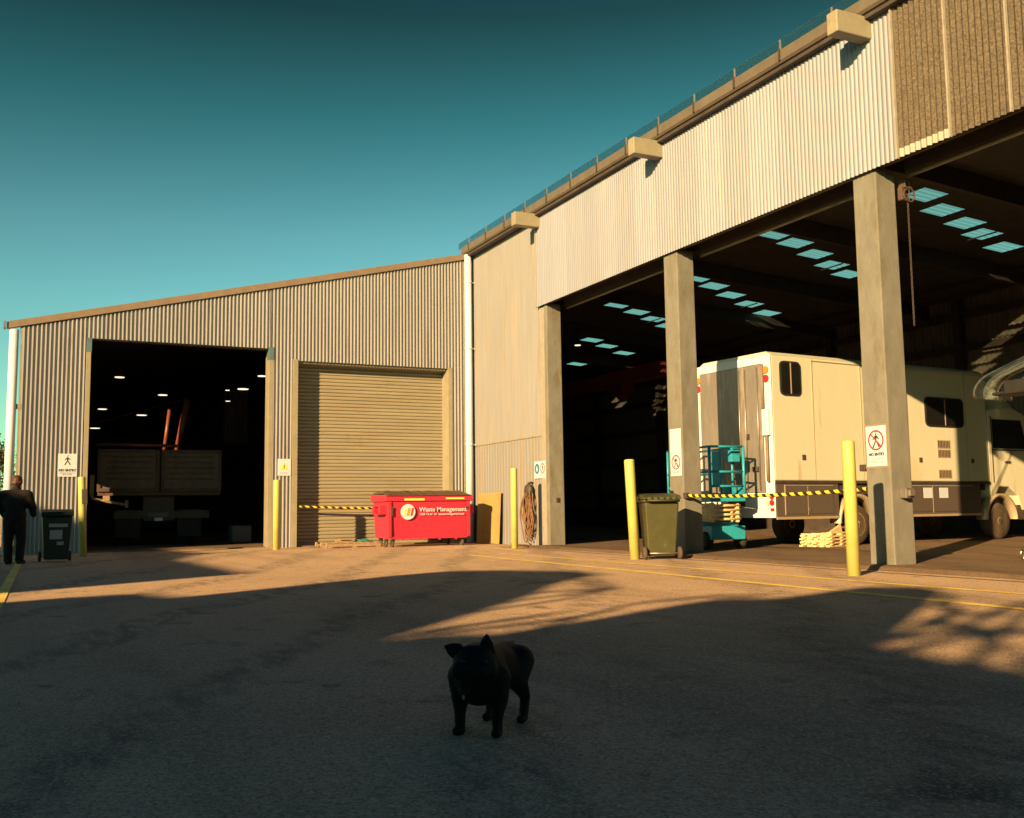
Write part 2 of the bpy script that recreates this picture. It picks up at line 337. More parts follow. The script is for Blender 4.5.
# organic body: capsules and ellipsoids fused into one continuous surface
def organic(name, parts, m, parent=None, voxel=.012, smooth=6, taper_n=14):
    mb = MB()
    for p in parts:
        if p[0] == 'c':      # tapered capsule chain: points, radii
            pts = [Vector(q) for q in p[1]]; rs = p[2]
            ax0 = (pts[0] - pts[1]).normalized(); ax1 = (pts[-1] - pts[-2]).normalized()
            P = [pts[0] + ax0 * rs[0] * q for q in (.98, .8, .45)] + pts + [pts[-1] + ax1 * rs[-1] * q for q in (.45, .8, .98)]
            Q = [rs[0] * q for q in (.2, .6, .89)] + list(rs) + [rs[-1] * q for q in (.89, .6, .2)]
            mb.tube(P, 0, taper_n, True, Q)
        else:                # ellipsoid: centre, radii, optional rotation matrix
            c, r = Vector(p[1]), p[2]; rot = p[3] if len(p) > 3 else Matrix.Identity(3)
            vs_, fs = [], []; nu, nv = 16, 10
            for j in range(nv + 1):
                th = math.pi * (j + .02) / (nv + .04)
                for i in range(nu):
                    ph = 2 * math.pi * i / nu
                    vs_.append(c + rot @ Vector((r[0] * math.sin(th) * math.cos(ph), r[1] * math.sin(th) * math.sin(ph), r[2] * math.cos(th))))
            for j in range(nv):
                for i in range(nu): fs.append((j * nu + i, (j + 1) * nu + i, (j + 1) * nu + (i + 1) % nu, j * nu + (i + 1) % nu))
            fs.append(tuple(range(nu))); fs.append(tuple(nv * nu + i for i in range(nu))[::-1])
            mb.add(vs_, fs, True)
    o = mb.build(name, m, None); fix_normals(o)
    r = o.modifiers.new('r', 'REMESH'); r.mode = 'VOXEL'; r.voxel_size = voxel; r.use_smooth_shade = True
    s = o.modifiers.new('s', 'SMOOTH'); s.iterations = smooth; s.factor = .5
    dg = bpy.context.evaluated_depsgraph_get(); me = bpy.data.meshes.new_from_object(o.evaluated_get(dg)); me.name = name
    o.modifiers.clear(); o.data = me; o.parent = parent
    return o

# =================================================================== SETTING
mb = MB(); mb.add([(-400, -400, 0), (400, -400, 0), (400, 400, 0), (-400, 400, 0)], [(0, 1, 2, 3)])
struct(mb.build('ground', M_ground))
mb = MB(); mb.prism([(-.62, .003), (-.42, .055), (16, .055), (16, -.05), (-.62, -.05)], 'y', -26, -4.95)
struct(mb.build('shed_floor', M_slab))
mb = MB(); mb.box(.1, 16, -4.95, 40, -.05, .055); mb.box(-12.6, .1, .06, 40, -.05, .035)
struct(mb.build('inner_floor', M_slab))
mb = MB(); mb.box(-.95, -.87, -26, -4.0, -.01, .004)
struct(mb.build('drain_joint', M_dark))
def line(x0, y0, x1, y1, wd, z=.006):
    d = Vector((x1 - x0, y1 - y0, 0)).normalized(); n_ = Vector((-d.y, d.x, 0)) * wd / 2
    a, b = Vector((x0, y0, z)), Vector((x1, y1, z))
    m = MB(); m.add([a - n_, b - n_, b + n_, a + n_], [(0, 1, 2, 3)]); return m
struct(line(-3.5, -8.0, -3.85, -24, .15).build('yellow_line', M_line))
struct(line(-2.62, -7.6, -2.35, -24, .13).build('yellow_line', M_line))
struct(line(-12.62, -16.6, -12.50, -4.8, .13).build('yellow_line', M_line))
struct(line(-1.4, -4.6, -1.7, -7.3, .09, .005).build('yellow_line', M_line))

# ------------------------------------------------------------------- warehouse
W = thing('warehouse', 'long corrugated iron warehouse with gable wing and open truck bays on concrete columns', 'warehouse')
gz = lambda x: 8.895 + .2396 * x            # underside of gable capping
PX, PD = .104, .054
gw = join_mb(corrugated('x', -12.66, -11.10, 0, gz, 0, -1, PX, PD), corrugated('x', -11.10, -6.27, 5.67, gz, 0, -1, PX, PD),
             corrugated('x', -6.27, -5.60, 0, gz, 0, -1, PX, PD), corrugated('x', -5.60, -.69, 5.36, gz, 0, -1, PX, PD),
             corrugated('x', -.69, -.26, 0, gz, 0, -1, PX, PD))
gw.build('gable_cladding', M_clad, W)
mb = MB(); mb.box(-12.69, -12.62, -.045, .12, 0, 5.84); mb.build('corner_flashing', M_trim, W, .006)
mb = MB(); mb.box(-.27, -.02, -.05, .05, 0, 8.80); mb.build('corner_flashing', M_trim, W, .006)
mb = MB(); mb.prism([(-13.02, 5.79), (-.02, 8.90), (-.02, 9.09), (-13.02, 5.98)], 'y', -.10, .06); mb.build('barge_capping', M_barge, W, .012)
# opening jambs and lintels of the left bay
j = MB(); j.box(-11.12, -11.0, -.05, .42, 0, 5.30); o = j.build('door_jamb', M_trim, W, .006)
j = MB(); j.box(-6.30, -6.18, -.06, .42, 0, 5.66); o = j.build('door_jamb', M_trim, W, .006)
b_ = MB(); b_.box(-11.118, -10.985, -.056, .43, 5.30, 5.68); b_.build('jamb_cap', mat('blue_grey_cap', (.07, .13, .15), .5), W, .006)
b_ = MB(); b_.box(-6.31, -6.17, -.07, .2, 5.35, 5.71); b_.build('jamb_cap', mat('blue_grey_cap', (.07, .13, .15), .5), W, .006)
b_ = MB(); b_.box(-11.0, -6.30, .02, .3, 5.64, 5.9); b_.build('door_lintel', M_dark, W)
# roller door
fr = MB(); fr.box(-5.62, -5.46, -.065, .55, 0, 5.40); fr.box(-.80, -.66, -.065, .55, 0, 5.40); fr.box(-5.46, -.80, .05, .55, 5.30, 5.42)
rd = MB(); st = []
zz = .0
while zz < 5.31:
    st += [(zz, .0), (zz + .022, .034), (zz + .07, .038), (zz + .094, .018)]; zz += .105
rv = []; 
for z, d in st:
    rv += [(-5.47, .47 - d, z), (-.79, .47 - d, z)]
rd.add(rv, [(2 * i, 2 * i + 1, 2 * i + 3, 2 * i + 2) for i in range(len(st) - 1)])
door = rd.build('roller_door', M_shut, W)
fr.build('door_frame', M_trim, door, .008)
# plain recessed wall beside the first bay
FX = .04
pw = join_mb(corrugated('y', -4.80, -.02, 2.97, 9.0, FX, -1, .076, .017, prof=((0, 0), (.25, .7), (.5, 1), (.75, .7))),
             corrugated('y', -4.80, -.02, 0, 2.97, FX + .006, -1, .19, .012, prof=((0, 0), (.7, 0), (.8, 1), (.9, 1))))
pw.build('plain_wall', M_plain, W)
mb = MB(); mb.box(FX - .022, FX - .006, -4.78, -.05, 2.95, 2.985); mb.build('wall_seam', M_trim, W)
mb = MB(); mb.box(FX - .03, FX + .0, -4.99, -4.72, 0, 6.44); mb.build('wall_edge_flashing', M_pale, W, .005)
# header cladding over the bays
CX = -.06
corrugated('y', -17.39, -4.73, 6.46, 9.02, CX, -1, .096, .027, prof=ARCH).build('header_cladding', M_cladR, W)
mb = MB(); mb.box(CX - .045, CX + .10, -4.77, -4.70, 6.46, 8.98); mb.build('header_end_flashing', M_pale, W, .005)
bc = corrugated('y', -26, -17.43, 6.46, 9.02, CX, -1, .108, .040, prof=SINE)
bcl = bc.build('weathered_cladding', M_brown, W)
for yy in (-17.41, -18.42, -19.46, -20.5, -21.5, -22.6, -23.6):
    m = MB(); m.box(CX - .075, CX - .03, yy - .014, yy + .014, 6.44, 9.0); m.build('lap_strip', M_pale, bcl)
corrugated('y', -18.4, -17.44, 6.462, 6.60, CX - .004, -1, .108, .040, prof=SINE).build('faded_edge', M_pale, bcl)
mb = MB(); mb.box(.05, .14, -26, -4.95, 6.50, 6.95); mb.box(.14, .62, -26, -4.95, 6.72, 6.95); mb.build('header_beam', M_dark, W)
for y0, y1 in ((-26, -16.95), (-16.35, -11.25), (-10.65, -5.2)):
    m = MB(); m.tube([(.60, y0, 6.40), (.60, y1, 6.40)], .03, 10); dt = m.build('door_track', M_trim, W); m = MB(); m.box(.52, .68, y0, y1, 6.44, 6.72); m.build('track_cover', M_dark, dt)
# columns
for y1, nm in ((-4.93, 1), (-10.70, 2), (-16.32, 3), (-22.0, 4)):
    m = MB(); y0 = y1 - (.21 if nm == 1 else .52)
    if nm == 1: y0 = -5.16; y1 = -4.99
    m.frustum((.0, .46, y0, y1, 0), (.0, .43, y0 + .02 - (.02 if nm == 1 else 0), y1, 6.50))
    c = m.build('concrete_column', M_conc, W, .018)
    if nm == 3:
        q = MB(); q.box(.16, .34, y0 - .14, y0 - .001, 1.10, 1.26); q.box(.19, .31, y0 - .19, y0 - .14, 1.13, 1.23); q.build('electrical_box', M_steel, c, .012)
        q = MB(); q.box(-.03, .10, y1 + .001, y1 + .12, 1.55, 1.66); q.build('bracket', M_dark, c, .008)
    if nm == 1:
        q = MB(); q.box(.2, .29, y0 - .03, y0 - .001, 1.17, 1.29); q.build('light_switch', M_dark, c, .006)
# gutter, soffit shadow line and clear roof edge above the bays
g = MB(); g.prism([(-.30, 9.24), (-.30, 9.05), (-.26, 9.01), (.0, 9.01), (.0, 9.05), (-.25, 9.05), (-.28, 9.24)], 'y', -26, .02)
gut = g.build('roof_gutter', M_gutter, W)
m = MB(); m.box(-.22, -.061, -26, -.1, 8.93, 9.008); m.build('gutter_shadow_strip', M_dark, gut)  # dark strip in place of the shade under the gutter
for yy in [-1.9 - 1.31 * k for k in range(-1, 18)]:
    q = MB(); q.box(-.325, -.298, yy - .02, yy + .02, 9.05, 9.26); q.build('gutter_strap', M_dark, gut)
    q = MB(); q.box(-.29, -.265, yy - .02, yy + .02, 9.245, 9.44); q.build('upright_bracket', M_steel, gut, .004)
ce = MB(); ce.box(-.262, -.258, -26, .3, 9.245, 9.46); ce.build('clear_roof_edge', M_clear, gut)
for yy in (-4.86, -10.78, -16.85):
    q = MB(); q.box(-.82, -.005, yy - .12, yy + .12, 8.62, 8.99); q.build('rain_head', M_trim, W, .02)
# downpipes
m = MB(); m.tube([(-.16, -.20, 0.02), (-.16, -.20, 8.98)], .115, 20)
dp = m.build('downpipe', M_white, W)
for z in (3.0, 6.0, 8.1):
    q = MB(); q.lathe([(.125, -.03), (.125, .03)], (-.16, -.20, z)); q.box(-.16, .05, -.23, -.17, z - .02, z + .02); q.build('pipe_clip', M_vwhite, dp)
m = MB(); m.tube([(-12.85, -.02, 0.02), (-12.85, -.02, 5.78)], .112, 20); dp = m.build('downpipe', M_white, W)
q = MB(); q.box(-12.75, -12.63, -.06, .02, 3.72, 3.85); q.build('pipe_clip', M_trim, dp)
m = MB(); m.prism([(-13.04, 5.98), (-13.10, 5.98), (-13.10, 5.80), (-13.04, 5.80)], 'y', -.14, .12); m.build('eave_gutter', M_steel, W)
# roofs and inner walls
SKY = [[(7.22, -11.45), (8.41, -11.2), (9.69, -10.95), (10.79, -10.7), (12.2, -10.45)], [(6.31, -7.02), (7.31, -6.69), (8.51, -6.19), (9.71, -5.6), (10.82, -5.13)],
       [(7.34, -1.97), (8.37, -1.46), (9.57, -.82), (10.89, -.17), (12.28, .53)], [(6.12, 2.17), (7.21, 2.86), (8.38, 3.38), (9.55, 3.98), (10.69, 4.68)],
       [(8.43, 8.26), (9.71, 9.1), (10.9, 9.83), (12.37, 10.74)], [(10.97, 13.61), (12.11, 14.75)]]
SKY[0] = [(7.22, -11.45), (8.41, -10.91), (9.69, -10.52), (10.79, -10.14), (12.2, -9.67)]
holes = [(x - .40, x + .40, y - .36, y + .36) for r in SKY for x, y in r]
rz_ = lambda x: 9.05 - .07 * x
xs = sorted({-.24, 16.2} | {h[0] for h in holes} | {h[1] for h in holes}); ys = sorted({-26, 40} | {h[2] for h in holes} | {h[3] for h in holes})
rf = MB()
for i in range(len(xs) - 1):
    for k in range(len(ys) - 1):
        cx, cy = (xs[i] + xs[i + 1]) / 2, (ys[k] + ys[k + 1]) / 2
        if any(h[0] < cx < h[1] and h[2] < cy < h[3] for h in holes): continue
        rf.add([(xs[i], ys[k], rz_(xs[i])), (xs[i + 1], ys[k], rz_(xs[i + 1])), (xs[i + 1], ys[k + 1], rz_(xs[i + 1])), (xs[i], ys[k + 1], rz_(xs[i]))], [(0, 1, 2, 3)])
roof = rf.build('roof', M_roof, W)
for n_, h in enumerate(holes):
    q = MB(); t = .04
    q.add([(x, y, rz_(x) + .015 + (.012 if kk % 2 else 0)) for kk in range(9) for x, y in ((h[0] - t, h[2] - t + (h[3] - h[2] + 2 * t) * kk / 8), (h[1] + t, h[2] - t + (h[3] - h[2] + 2 * t) * kk / 8))],
          [(2 * kk, 2 * kk + 1, 2 * kk + 3, 2 * kk + 2) for kk in range(8)])
    q.build('skylight', M_sky_panel, roof)
q = MB()
for h in (holes[3], holes[8], holes[18], holes[13]): q.box((h[0] + h[1]) / 2 - .02, (h[0] + h[1]) / 2 + .02, h[2] - .1, h[3] + .1, rz_(h[0]) - .10, rz_(h[0]) - .07)
for yy in (-22, -16.6, -13.0, -8.4, -3.6, .95, 6.6, 12, 19, 25): q.prism([(0.2, rz_(.2) - .02), (16, rz_(16) - .02), (16, rz_(16) - .45), (.2, rz_(.2) - .5)], 'y', yy - .07, yy + .07)
for xx in (1.5, 3.4, 5.2): q.box(xx - .04, xx + .04, -26, 40, rz_(xx) - .16, rz_(xx) - .02)
for xx in (14.2, 15.4): q.box(xx - .04, xx + .04, -26, 40, rz_(xx) - .16, rz_(xx) - .02)
q.build('rafter_frame', M_dark, roof)
q = MB(); q.prism([(-12.72, 6.04), (-.02, 9.08), (-.02, 9.02), (-12.72, 5.98)], 'y', .06, 40); q.build('gable_roof', M_roof, W)
bw = corrugated('y', -26, 40, 0, 8.0, 16, -1, .19, .03); bw.build('back_wall', M_inner, W)
q = MB()
for z in (1.6, 3.2, 4.7, 6.1, 7.2): q.box(15.80, 15.95, -26, 40, z, z + .22)
for yy in (-16.6, -10.9, -5, 1, 7, 13, 19): q.box(15.66, 15.93, yy - .13, yy + .13, 0, 7.9)
q.box(15.5, 15.93, -26, 40, .05, 1.0)  # added dark kerb hiding the sunlit foot of the back wall
q.build('girts_and_added_kerb', M_dark, W)
corrugated('x', -12.66, 16, 0, 9.0, 40, -1, .19, .03).build('end_wall', M_inner, W)
corrugated('x', .1, 16, 0, 9.0, -26, 1, .19, .03).build('near_end_wall', M_inner, W)
sw = lambda a, b, z0, z1: corrugated('y', a, b, z0, z1, -12.66, 1, .19, .03)      # two gaps added to this wall to let sun onto the truck
join_mb(sw(.1, 2.35, 0, 5.99), sw(2.35, 2.65, 0, 2.2), sw(2.35, 2.65, 2.65, 5.99), sw(2.65, 2.82, 0, 5.99), sw(2.82, 3.3, 0, 4.5), sw(3.3, 40, 0, 5.99)).build('side_wall', M_inner, W)
q = MB(); q.tube([(-10.4, 20, 4.92), (-5.9, 20, 6.36)], .05, 8); q.build('tie_beam', M_skirtf, W)
q = MB(); q.box(-.2, .1, 9.5, 10, .03, 8.8); q.box(-.2, .1, 22, 22.5, .03, 8.8); q.box(-.25, .15, .3, 40, 8.3, 8.8); q.build('inner_post', M_dark, W)
corrugated('x', -3.4, -2.1, 4.6, 7.4, 25, -1, .19, .03).build('inner_partition', M_clad, W)

# =================================================================== BOLLARDS
def bollard(x, y, h, label, r=.085, tx=0, ty=0):
    t = thing('bollard', label, 'bollard', (x, y, 0), 0, 'yellow bollards guarding the openings', tx, ty)
    m = MB(); m.lathe([(r, -.03), (r, h - .03), (r * .93, h - .008), (r * .6, h), (.01, h + .002)]); m.build('post', M_yellow, t)
    return t
bb = bollard(-11.16, -2.6, 1.90, 'leaning yellow bollard beside the dark green wheelie bin, with a dark guard clip', ty=R(-2.5))
m = MB(); m.box(-.01, .12, -.11, -.07, 1.25, 1.6); m.build('guard_clip', M_dark, bb, .01)
bollard(-6.36, -1.5, 1.87, 'yellow bollard between the dark left opening and the roller door', .092)
bollard(-1.085, -5.27, 2.06, 'slim yellow bollard in front of the plain cream wall and cable bundle')
bollard(-1.66, -11.88, 1.95, 'tilted yellow bollard touching the olive wheelie bin', .10, ty=R(-2.6))
bollard(-1.69, -17.68, 1.93, 'big near yellow bollard in front of the cream mobile unit', .092)

# =================================================================== SIGNS
def walking_man(mb, cx, cz, s, y0=-.004, flip=1):
    def P(pts): mb.prism([(cx + flip * a * s, cz + b * s) for a, b in pts], 'y', y0 - .002, y0)
    P([(-.09 + .0, .62), (.0, .72), (.09, .62), (.0, .53)]); P([(-.02, .80), (.06, .86), (.12, .80), (.06, .73)])
    P([(-.10, .52), (.10, .52), (.08, .05), (-.08, .05)])
    P([(-.08, .08), (.04, .08), (-.26, -.50), (-.42, -.50)]); P([(-.04, .08), (.08, .08), (.42, -.44), (.28, -.50)])
    P([(-.10, .52), (-.05, .40), (-.32, .12), (-.38, .20)]); P([(.10, .52), (.05, .40), (.30, .16), (.36, .26)])
def sign(loc, rz, wd, ht, label, round_=.02):
    t = thing('sign', label, 'sign', loc, rz)
    m = MB(); m.box(-wd / 2, wd / 2, -.003, .003, 0, ht); m.build('panel', M_sign, t, .0015)
    return t
RX = (R(90), 0, 0)
s1 = sign((-11.49, -.062, 1.985), 0, .46, .60, 'white no entry sign with black walking figure on the ribbed wall')
m = MB(); walking_man(m, 0, .40, .19); fix_normals(m.build('pictogram', M_ink, s1))
letters('NO ENTRY', .083, M_ink, s1, (0, -.005, .165), RX, .004)
letters('AUTHORISED PERSONNEL ONLY', .025, M_ink, s1, (0, -.005, .095), RX)
letters('REPORT TO OFFICE', .025, M_ink, s1, (0, -.005, .055), RX)
s2 = sign((-5.84, -.062, 2.03), 0, .38, .48, 'small white sign with a yellow triangle between opening and roller door')
m = MB(); m.prism([(-.11, .17), (.11, .17), (.0, .38)], 'y', -.007, -.004); fix_normals(m.build('warning_triangle', M_syel, s2))
m = MB(); m.box(-.012, .012, -.0095, -.008, .225, .30); m.box(-.012, .012, -.0095, -.008, .19, .21); m.build('exclamation_mark', M_ink, s2)
m = MB(); m.box(-.12, .12, -.0065, -.0045, .085, .10); m.box(-.12, .12, -.0065, -.0045, .055, .065); m.build('small_print', M_sgrey, s2)
def no_walk(t, cz, r, s):
    m = MB(); m.ring((0, -.0055, cz), r * .84, r, -.0015, .0015, 'y'); 
    c = math.cos(R(45)); 
    a = MB(); walking_man(a, 0, cz - s * .12, s); fix_normals(a.build('pictogram', M_ink, t))
    d = r * .9; h = r * .075
    m.add([(-d * c - h * c, -.0085, cz + d * c - h * c), (d * c - h * c, -.0085, cz - d * c - h * c), (d * c + h * c, -.0085, cz - d * c + h * c), (-d * c + h * c, -.0085, cz + d * c + h * c)], [(0, 1, 2, 3)])
    m.build('prohibition_ring', M_sred, t)
RW = R(-90)
s3 = sign((-.009, -16.57, 1.62), RW, .42, .65, 'white no pedestrians sign on the nearest concrete column, red ring over text')
no_walk(s3, .42, .165, .19)
letters('NO ENTRY', .066, M_ink, s3, (0, -.005, .19), RX, .003)
letters('AUTHORISED', .04, M_sgrey, s3, (0, -.005, .12), RX); letters('PERSONNEL ONLY', .04, M_sgrey, s3, (0, -.005, .07), RX)
m = MB(); m.box(-.245, .245, .0032, .007, -.03, .68); m.build('backing_plate', mat('sign_backing', (.22, .18, .12), .5), s3)
s4 = sign((-.006, -10.97, 1.66), RW, .40, 1.0, 'tall white sign with a low red ring on the middle column behind the olive bin')
no_walk(s4, .29, .155, .17)
letters('NO ENTRY', .05, M_sgrey, s4, (0, -.005, .08), RX, .002)
s5 = sign((.006, -4.62, 1.82), RW, .66, .46, 'wide white sign with blue circle and red ring above the cable bundle')
m = MB(); m.lathe([(.14, -.0075), (.14, -.0045)], (-.16, 0, .26), 'y', 28); m.build('blue_disc', M_sblue, s5)
m = MB(); m.prism([(-.20, .19), (-.12, .19), (-.12, .27), (-.16, .34), (-.20, .27)], 'y', -.0095, -.008); m.build('disc_symbol', M_sign, s5)
m = MB(); m.ring((.16, -.0055, .26), .115, .14, -.0015, .0015, 'y'); m.build('prohibition_ring', M_sred, s5)
m = MB(); walking_man(m, .16, .245, .15); fix_normals(m.build('pictogram', M_ink, s5))
m = MB(); m.box(-.28, -.04, -.0065, -.0045, .06, .08); m.box(.04, .28, -.0065, -.0045, .06, .08); m.build('small_print', M_sgrey, s5)
# sign post strip and cable bundle
t = thing('cable_bundle', 'tangle of brown cables hanging in loops from a hook on the plain wall', 'cables', (-.05, -4.25, 0))
m = MB(); m.tube([(.06, .1, 1.72), (-.06, .1, 1.70), (-.10, .1, 1.62)], .03, 8); m.lathe([(.02, -.08), (.17, -.05), (.19, 0), (.17, .05), (.02, .08)], (-.06, .1, 1.50), 'x', 20); m.build('hook', M_dark, t)
m = MB(); rnd = random.Random(3)
for k in range(11):
    a = rnd.uniform(-.02, .16); w1, w2 = rnd.uniform(.1, .42), rnd.uniform(.05, .2); zb = rnd.uniform(.03, .55); dx = rnd.uniform(-.12, -.03)
    pts = []
    for i in range(25):
        u = i / 24 * 2 * math.pi; zz = zb + (1.55 - zb) * (.5 + .5 * math.cos(u))
        pts.append((dx + .03 * math.sin(3 * u + k), a + (w1 if math.sin(u) > 0 else w2) * math.sin(u) * (1.2 - .55 * (zz / 1.55)) + .02 * math.sin(5 * u + k), zz))
    m.tube(pts, .016, 6, False)
for k in range(3):
    m.tube([(-.15 - .12 * k + .05 * math.sin(i * 1.7), -.35 + i * .08, .025 + .015 * k) for i in range(12)], .016, 6)
m.build('cable_loops', M_cable, t)

# =================================================================== DUMPSTER
D = thing('dumpster', 'red wheeled waste dumpster with white logo and brown lids in front of roller door', 'dumpster', (-3.50, -2.25, 0)); D.scale = (1.07, 1.05, 1.07)
DW, DD = 2.32, 1.2
m = MB(); m.frustum((.06, DW - .06, .04, DD, .22), (0, DW, 0, DD, 1.20)); body = m.build('body', M_red, D, .012)
m = MB(); m.box(-.05, DW + .05, -.05, .03, 1.18, 1.30); m.box(-.05, DW + .05, DD - .02, DD + .06, 1.18, 1.34); m.box(-.06, .02, .03, DD - .02, 1.17, 1.33); m.box(DW - .02, DW + .06, .03, DD - .02, 1.17, 1.33)
m.build('rim', M_red, D, .012)
m = MB(); m.box(.02, .11, -.035, .0, .25, 1.17); m.box(DW - .11, DW - .02, -.035, .0, .25, 1.17); m.box(.1, DW - .1, -.005, .04, .205, .27); m.build('corner_post', M_red, D, .008)
for x in (.42, .92, 1.42, 1.88):
    q = MB(); q.box(x, x + .05, .0, .06, .17, .23); q.build('base_lug', M_red, D)
for x0, x1 in ((-.17, .05), (DW - .05, DW + .15)):
    m = MB(); m.box(x0, x1, .12, .26, .84, 1.06); m.box(x0, x1, .62, .76, .84, 1.06); m.box(x0, x1, .26, .62, .83, .86); m.box(x0, x1, .26, .62, 1.04, 1.07); m.build('fork_pocket', M_red, D, .01)
for x0 in (.02, DW / 2 + .01):
    x1 = x0 + DW / 2 - .03; m = MB()
    m.prism([(-.07, 1.31), (-.07, 1.34), (.5, 1.43), (DD + .04, 1.42), (DD + .04, 1.36), (.5, 1.37)], 'x', x0, x1)
    for xx in (x0 + .08, x0 + .52, x1 - .52, x1 - .22): m.prism([(-.03, 1.345), (.1, 1.385), (.5, 1.46), (DD, 1.45), (DD, 1.42), (.5, 1.425)], 'x', xx, xx + .14)
    fix_normals(m.build('lid', M_lid, D, .012))
def castor(x, y):
    m = MB(); m.box(x - .05, x + .05, y - .04, y + .04, .17, .22); m.prism([(y - .05, .18), (y + .05, .18), (y + .07, .08), (y + .02, .06)], 'x', x - .045, x - .035); m.prism([(y - .05, .18), (y + .05, .18), (y + .07, .08), (y + .02, .06)], 'x', x + .035, x + .045)
    f = m.build('castor', M_dark, D)
    q = MB(); q.lathe([(.03, -.03), (.085, -.03), (.095, -.02), (.095, .02), (.085, .03), (.03, .03)], (x, y + .045, .095), 'x', 18); q.build('castor_wheel', M_tyre, f)
for x in (.18, DW - .2):
    for y in (.10, DD - .12): castor(x, y)
castor(.05, .22)
m = MB(); m.lathe([(.20, -.045), (.20, -.03)], (.55, 0, .90), 'y', 36); lg = m.build('logo', M_sign, D)
def blade(x, mm, w_=.085):
    q = MB(); q.prism([(x, .80), (x + w_, .80), (x + w_ + .05, 1.0), (x + .05, 1.0)], 'y', -.050, -.047); fix_normals(q.build('logo_stripe', mm, lg))
blade(.42, M_lgreen, .045); blade(.505, M_orange, .07); blade(.61, M_sred, .055)
letters('Waste Management', .165, M_sign, D, (.86, -.036, .955), RX, .002, 'LEFT', name='lettering')
letters('1300 13 61 14  wastemanagement.net', .082, M_sign, D, (.86, -.036, .835), RX, .001, 'LEFT', name='lettering')
m = MB(); m.box(.45, 1.0, -.0555, -.0515, 1.195, 1.245); m.box(1.60, 2.12, -.0555, -.0515, 1.225, 1.265); m.build('sticker', M_lgreen, D)
m = MB(); m.lathe([(.035, -.06), (.035, -.02)], (.12, 0, 1.0), 'y', 12); m.box(.095, .145, -.05, -.03, .8, 1.0); m.lathe([(.035, -.06), (.035, -.02)], (DW - .12, 0, 1.0), 'y', 12); m.build('lid_latch', M_dark, D)

# pallet with rag, ply sheet
P_ = thing('pallet', 'flat wooden pallet lying at the foot of the roller door left of dumpster', 'pallet', (-4.95, -1.35, 0), R(2))
for y in (0, .5, 1.0):
    m = MB(); m.box(0, 1.6, y, y + .09, .022, .115); m.build('bearer', M_wood, P_, .004)
m = MB()
for k in range(8): m.box(.01 + k * .2, .15 + k * .2, -.02, 1.1, .115, .14)
for k in range(3): m.box(.05 + k * .7, .17 + k * .7, -.01, 1.09, 0, .022)
m.build('deck_boards', M_wood, P_, .003)
m = MB(); rnd = random.Random(5)
vs_ = [(i * .06, k * .06, .142 + .05 * rnd.random() + .05 * math.exp(-((i - 3) ** 2 + (k - 3) ** 2) / 6)) for i in range(8) for k in range(7)]
m.add(vs_, [(i * 7 + k, (i + 1) * 7 + k, (i + 1) * 7 + k + 1, i * 7 + k + 1) for i in range(7) for k in range(6)], True)
o = m.build('rag', M_tealrag, None, loc=(-3.95, -1.1, 0)); sm = o.modifiers.new('s', 'SOLIDIFY'); sm.thickness = .01
tag(o, 'crumpled teal rag lying on the pallet beside the dumpster', 'rag')
m = MB(); m.box(-.2, .25, -.06, .06, .142, .20); m.box(-.1, .3, -.12, .1, .20, .225)
o = m.build('scrap_timber', M_wood, None, .004, (-4.35, -.85, 0)); tag(o, 'short dark scrap of timber lying on the pallet by the shutter', 'timber')
m = MB(); m.box(-.02, .0, -2.24, -.62, 0, 1.49); o = m.build('plywood_board', M_ply, None, .003); o.location = (-.12, 0, 0.01); o.rotation_euler = (0, R(3), 0)
tag(o, 'yellow plywood board leaning on the plain wall, half in dumpster shadow', 'board')

# hazard barriers: striped poles across the openings
def hazard(p0, p1, sag, label, r=.032, nseg=40):
    p0, p1 = Vector(p0), Vector(p1)
    t = thing('hazard_rope', label, 'barrier', p0, 0, 'black and yellow striped barriers')
    pts = [(p1 - p0) * (i / nseg) + Vector((0, 0, -sag * 4 * (i / nseg) * (1 - i / nseg))) for i in range(nseg + 1)]
    m = MB(); m.tube(pts, r * .96, 10); m.build('rope', M_black, t)
    m = MB(); n = 12; tot = (p1 - p0).length; d = (p1 - p0).normalized(); a = d.orthogonal().normalized()
    if abs(a.z) > .5: a = d.cross(a)
    b = d.cross(a)
    per = .22; k = 0
    while k * per < tot - .1:
        vs_ = []
        for kk in range(n + 1):
            an = 2 * math.pi * kk / n
            for e in (0, .5):
                q = min(tot, k * per + (e + kk / n) * per * 1.0 * .98)
                f = q / tot; c = (p1 - p0) * f + Vector((0, 0, -sag * 4 * f * (1 - f)))
                vs_.append(c + (a * math.cos(an) + b * math.sin(an)) * r * 1.03)
        m.add(vs_, [(2 * i, 2 * i + 1, 2 * i + 3, 2 * i + 2) for i in range(n)], True); k += 1
    m.build('yellow_stripe', M_syel, t)
    q = MB(); q.box(-.05, .05, -.05, .05, -.06, .06); q.build('end_clip', M_dark, t, .01)
    return t
hazard((.02, -11.27, 1.24), (.02, -16.30, 1.26), .05, 'black and yellow striped rope between the middle and near columns')
hazard((-5.45, .02, 1.16), (-.80, .02, 1.10), .05, 'black and yellow striped rope across the roller door')

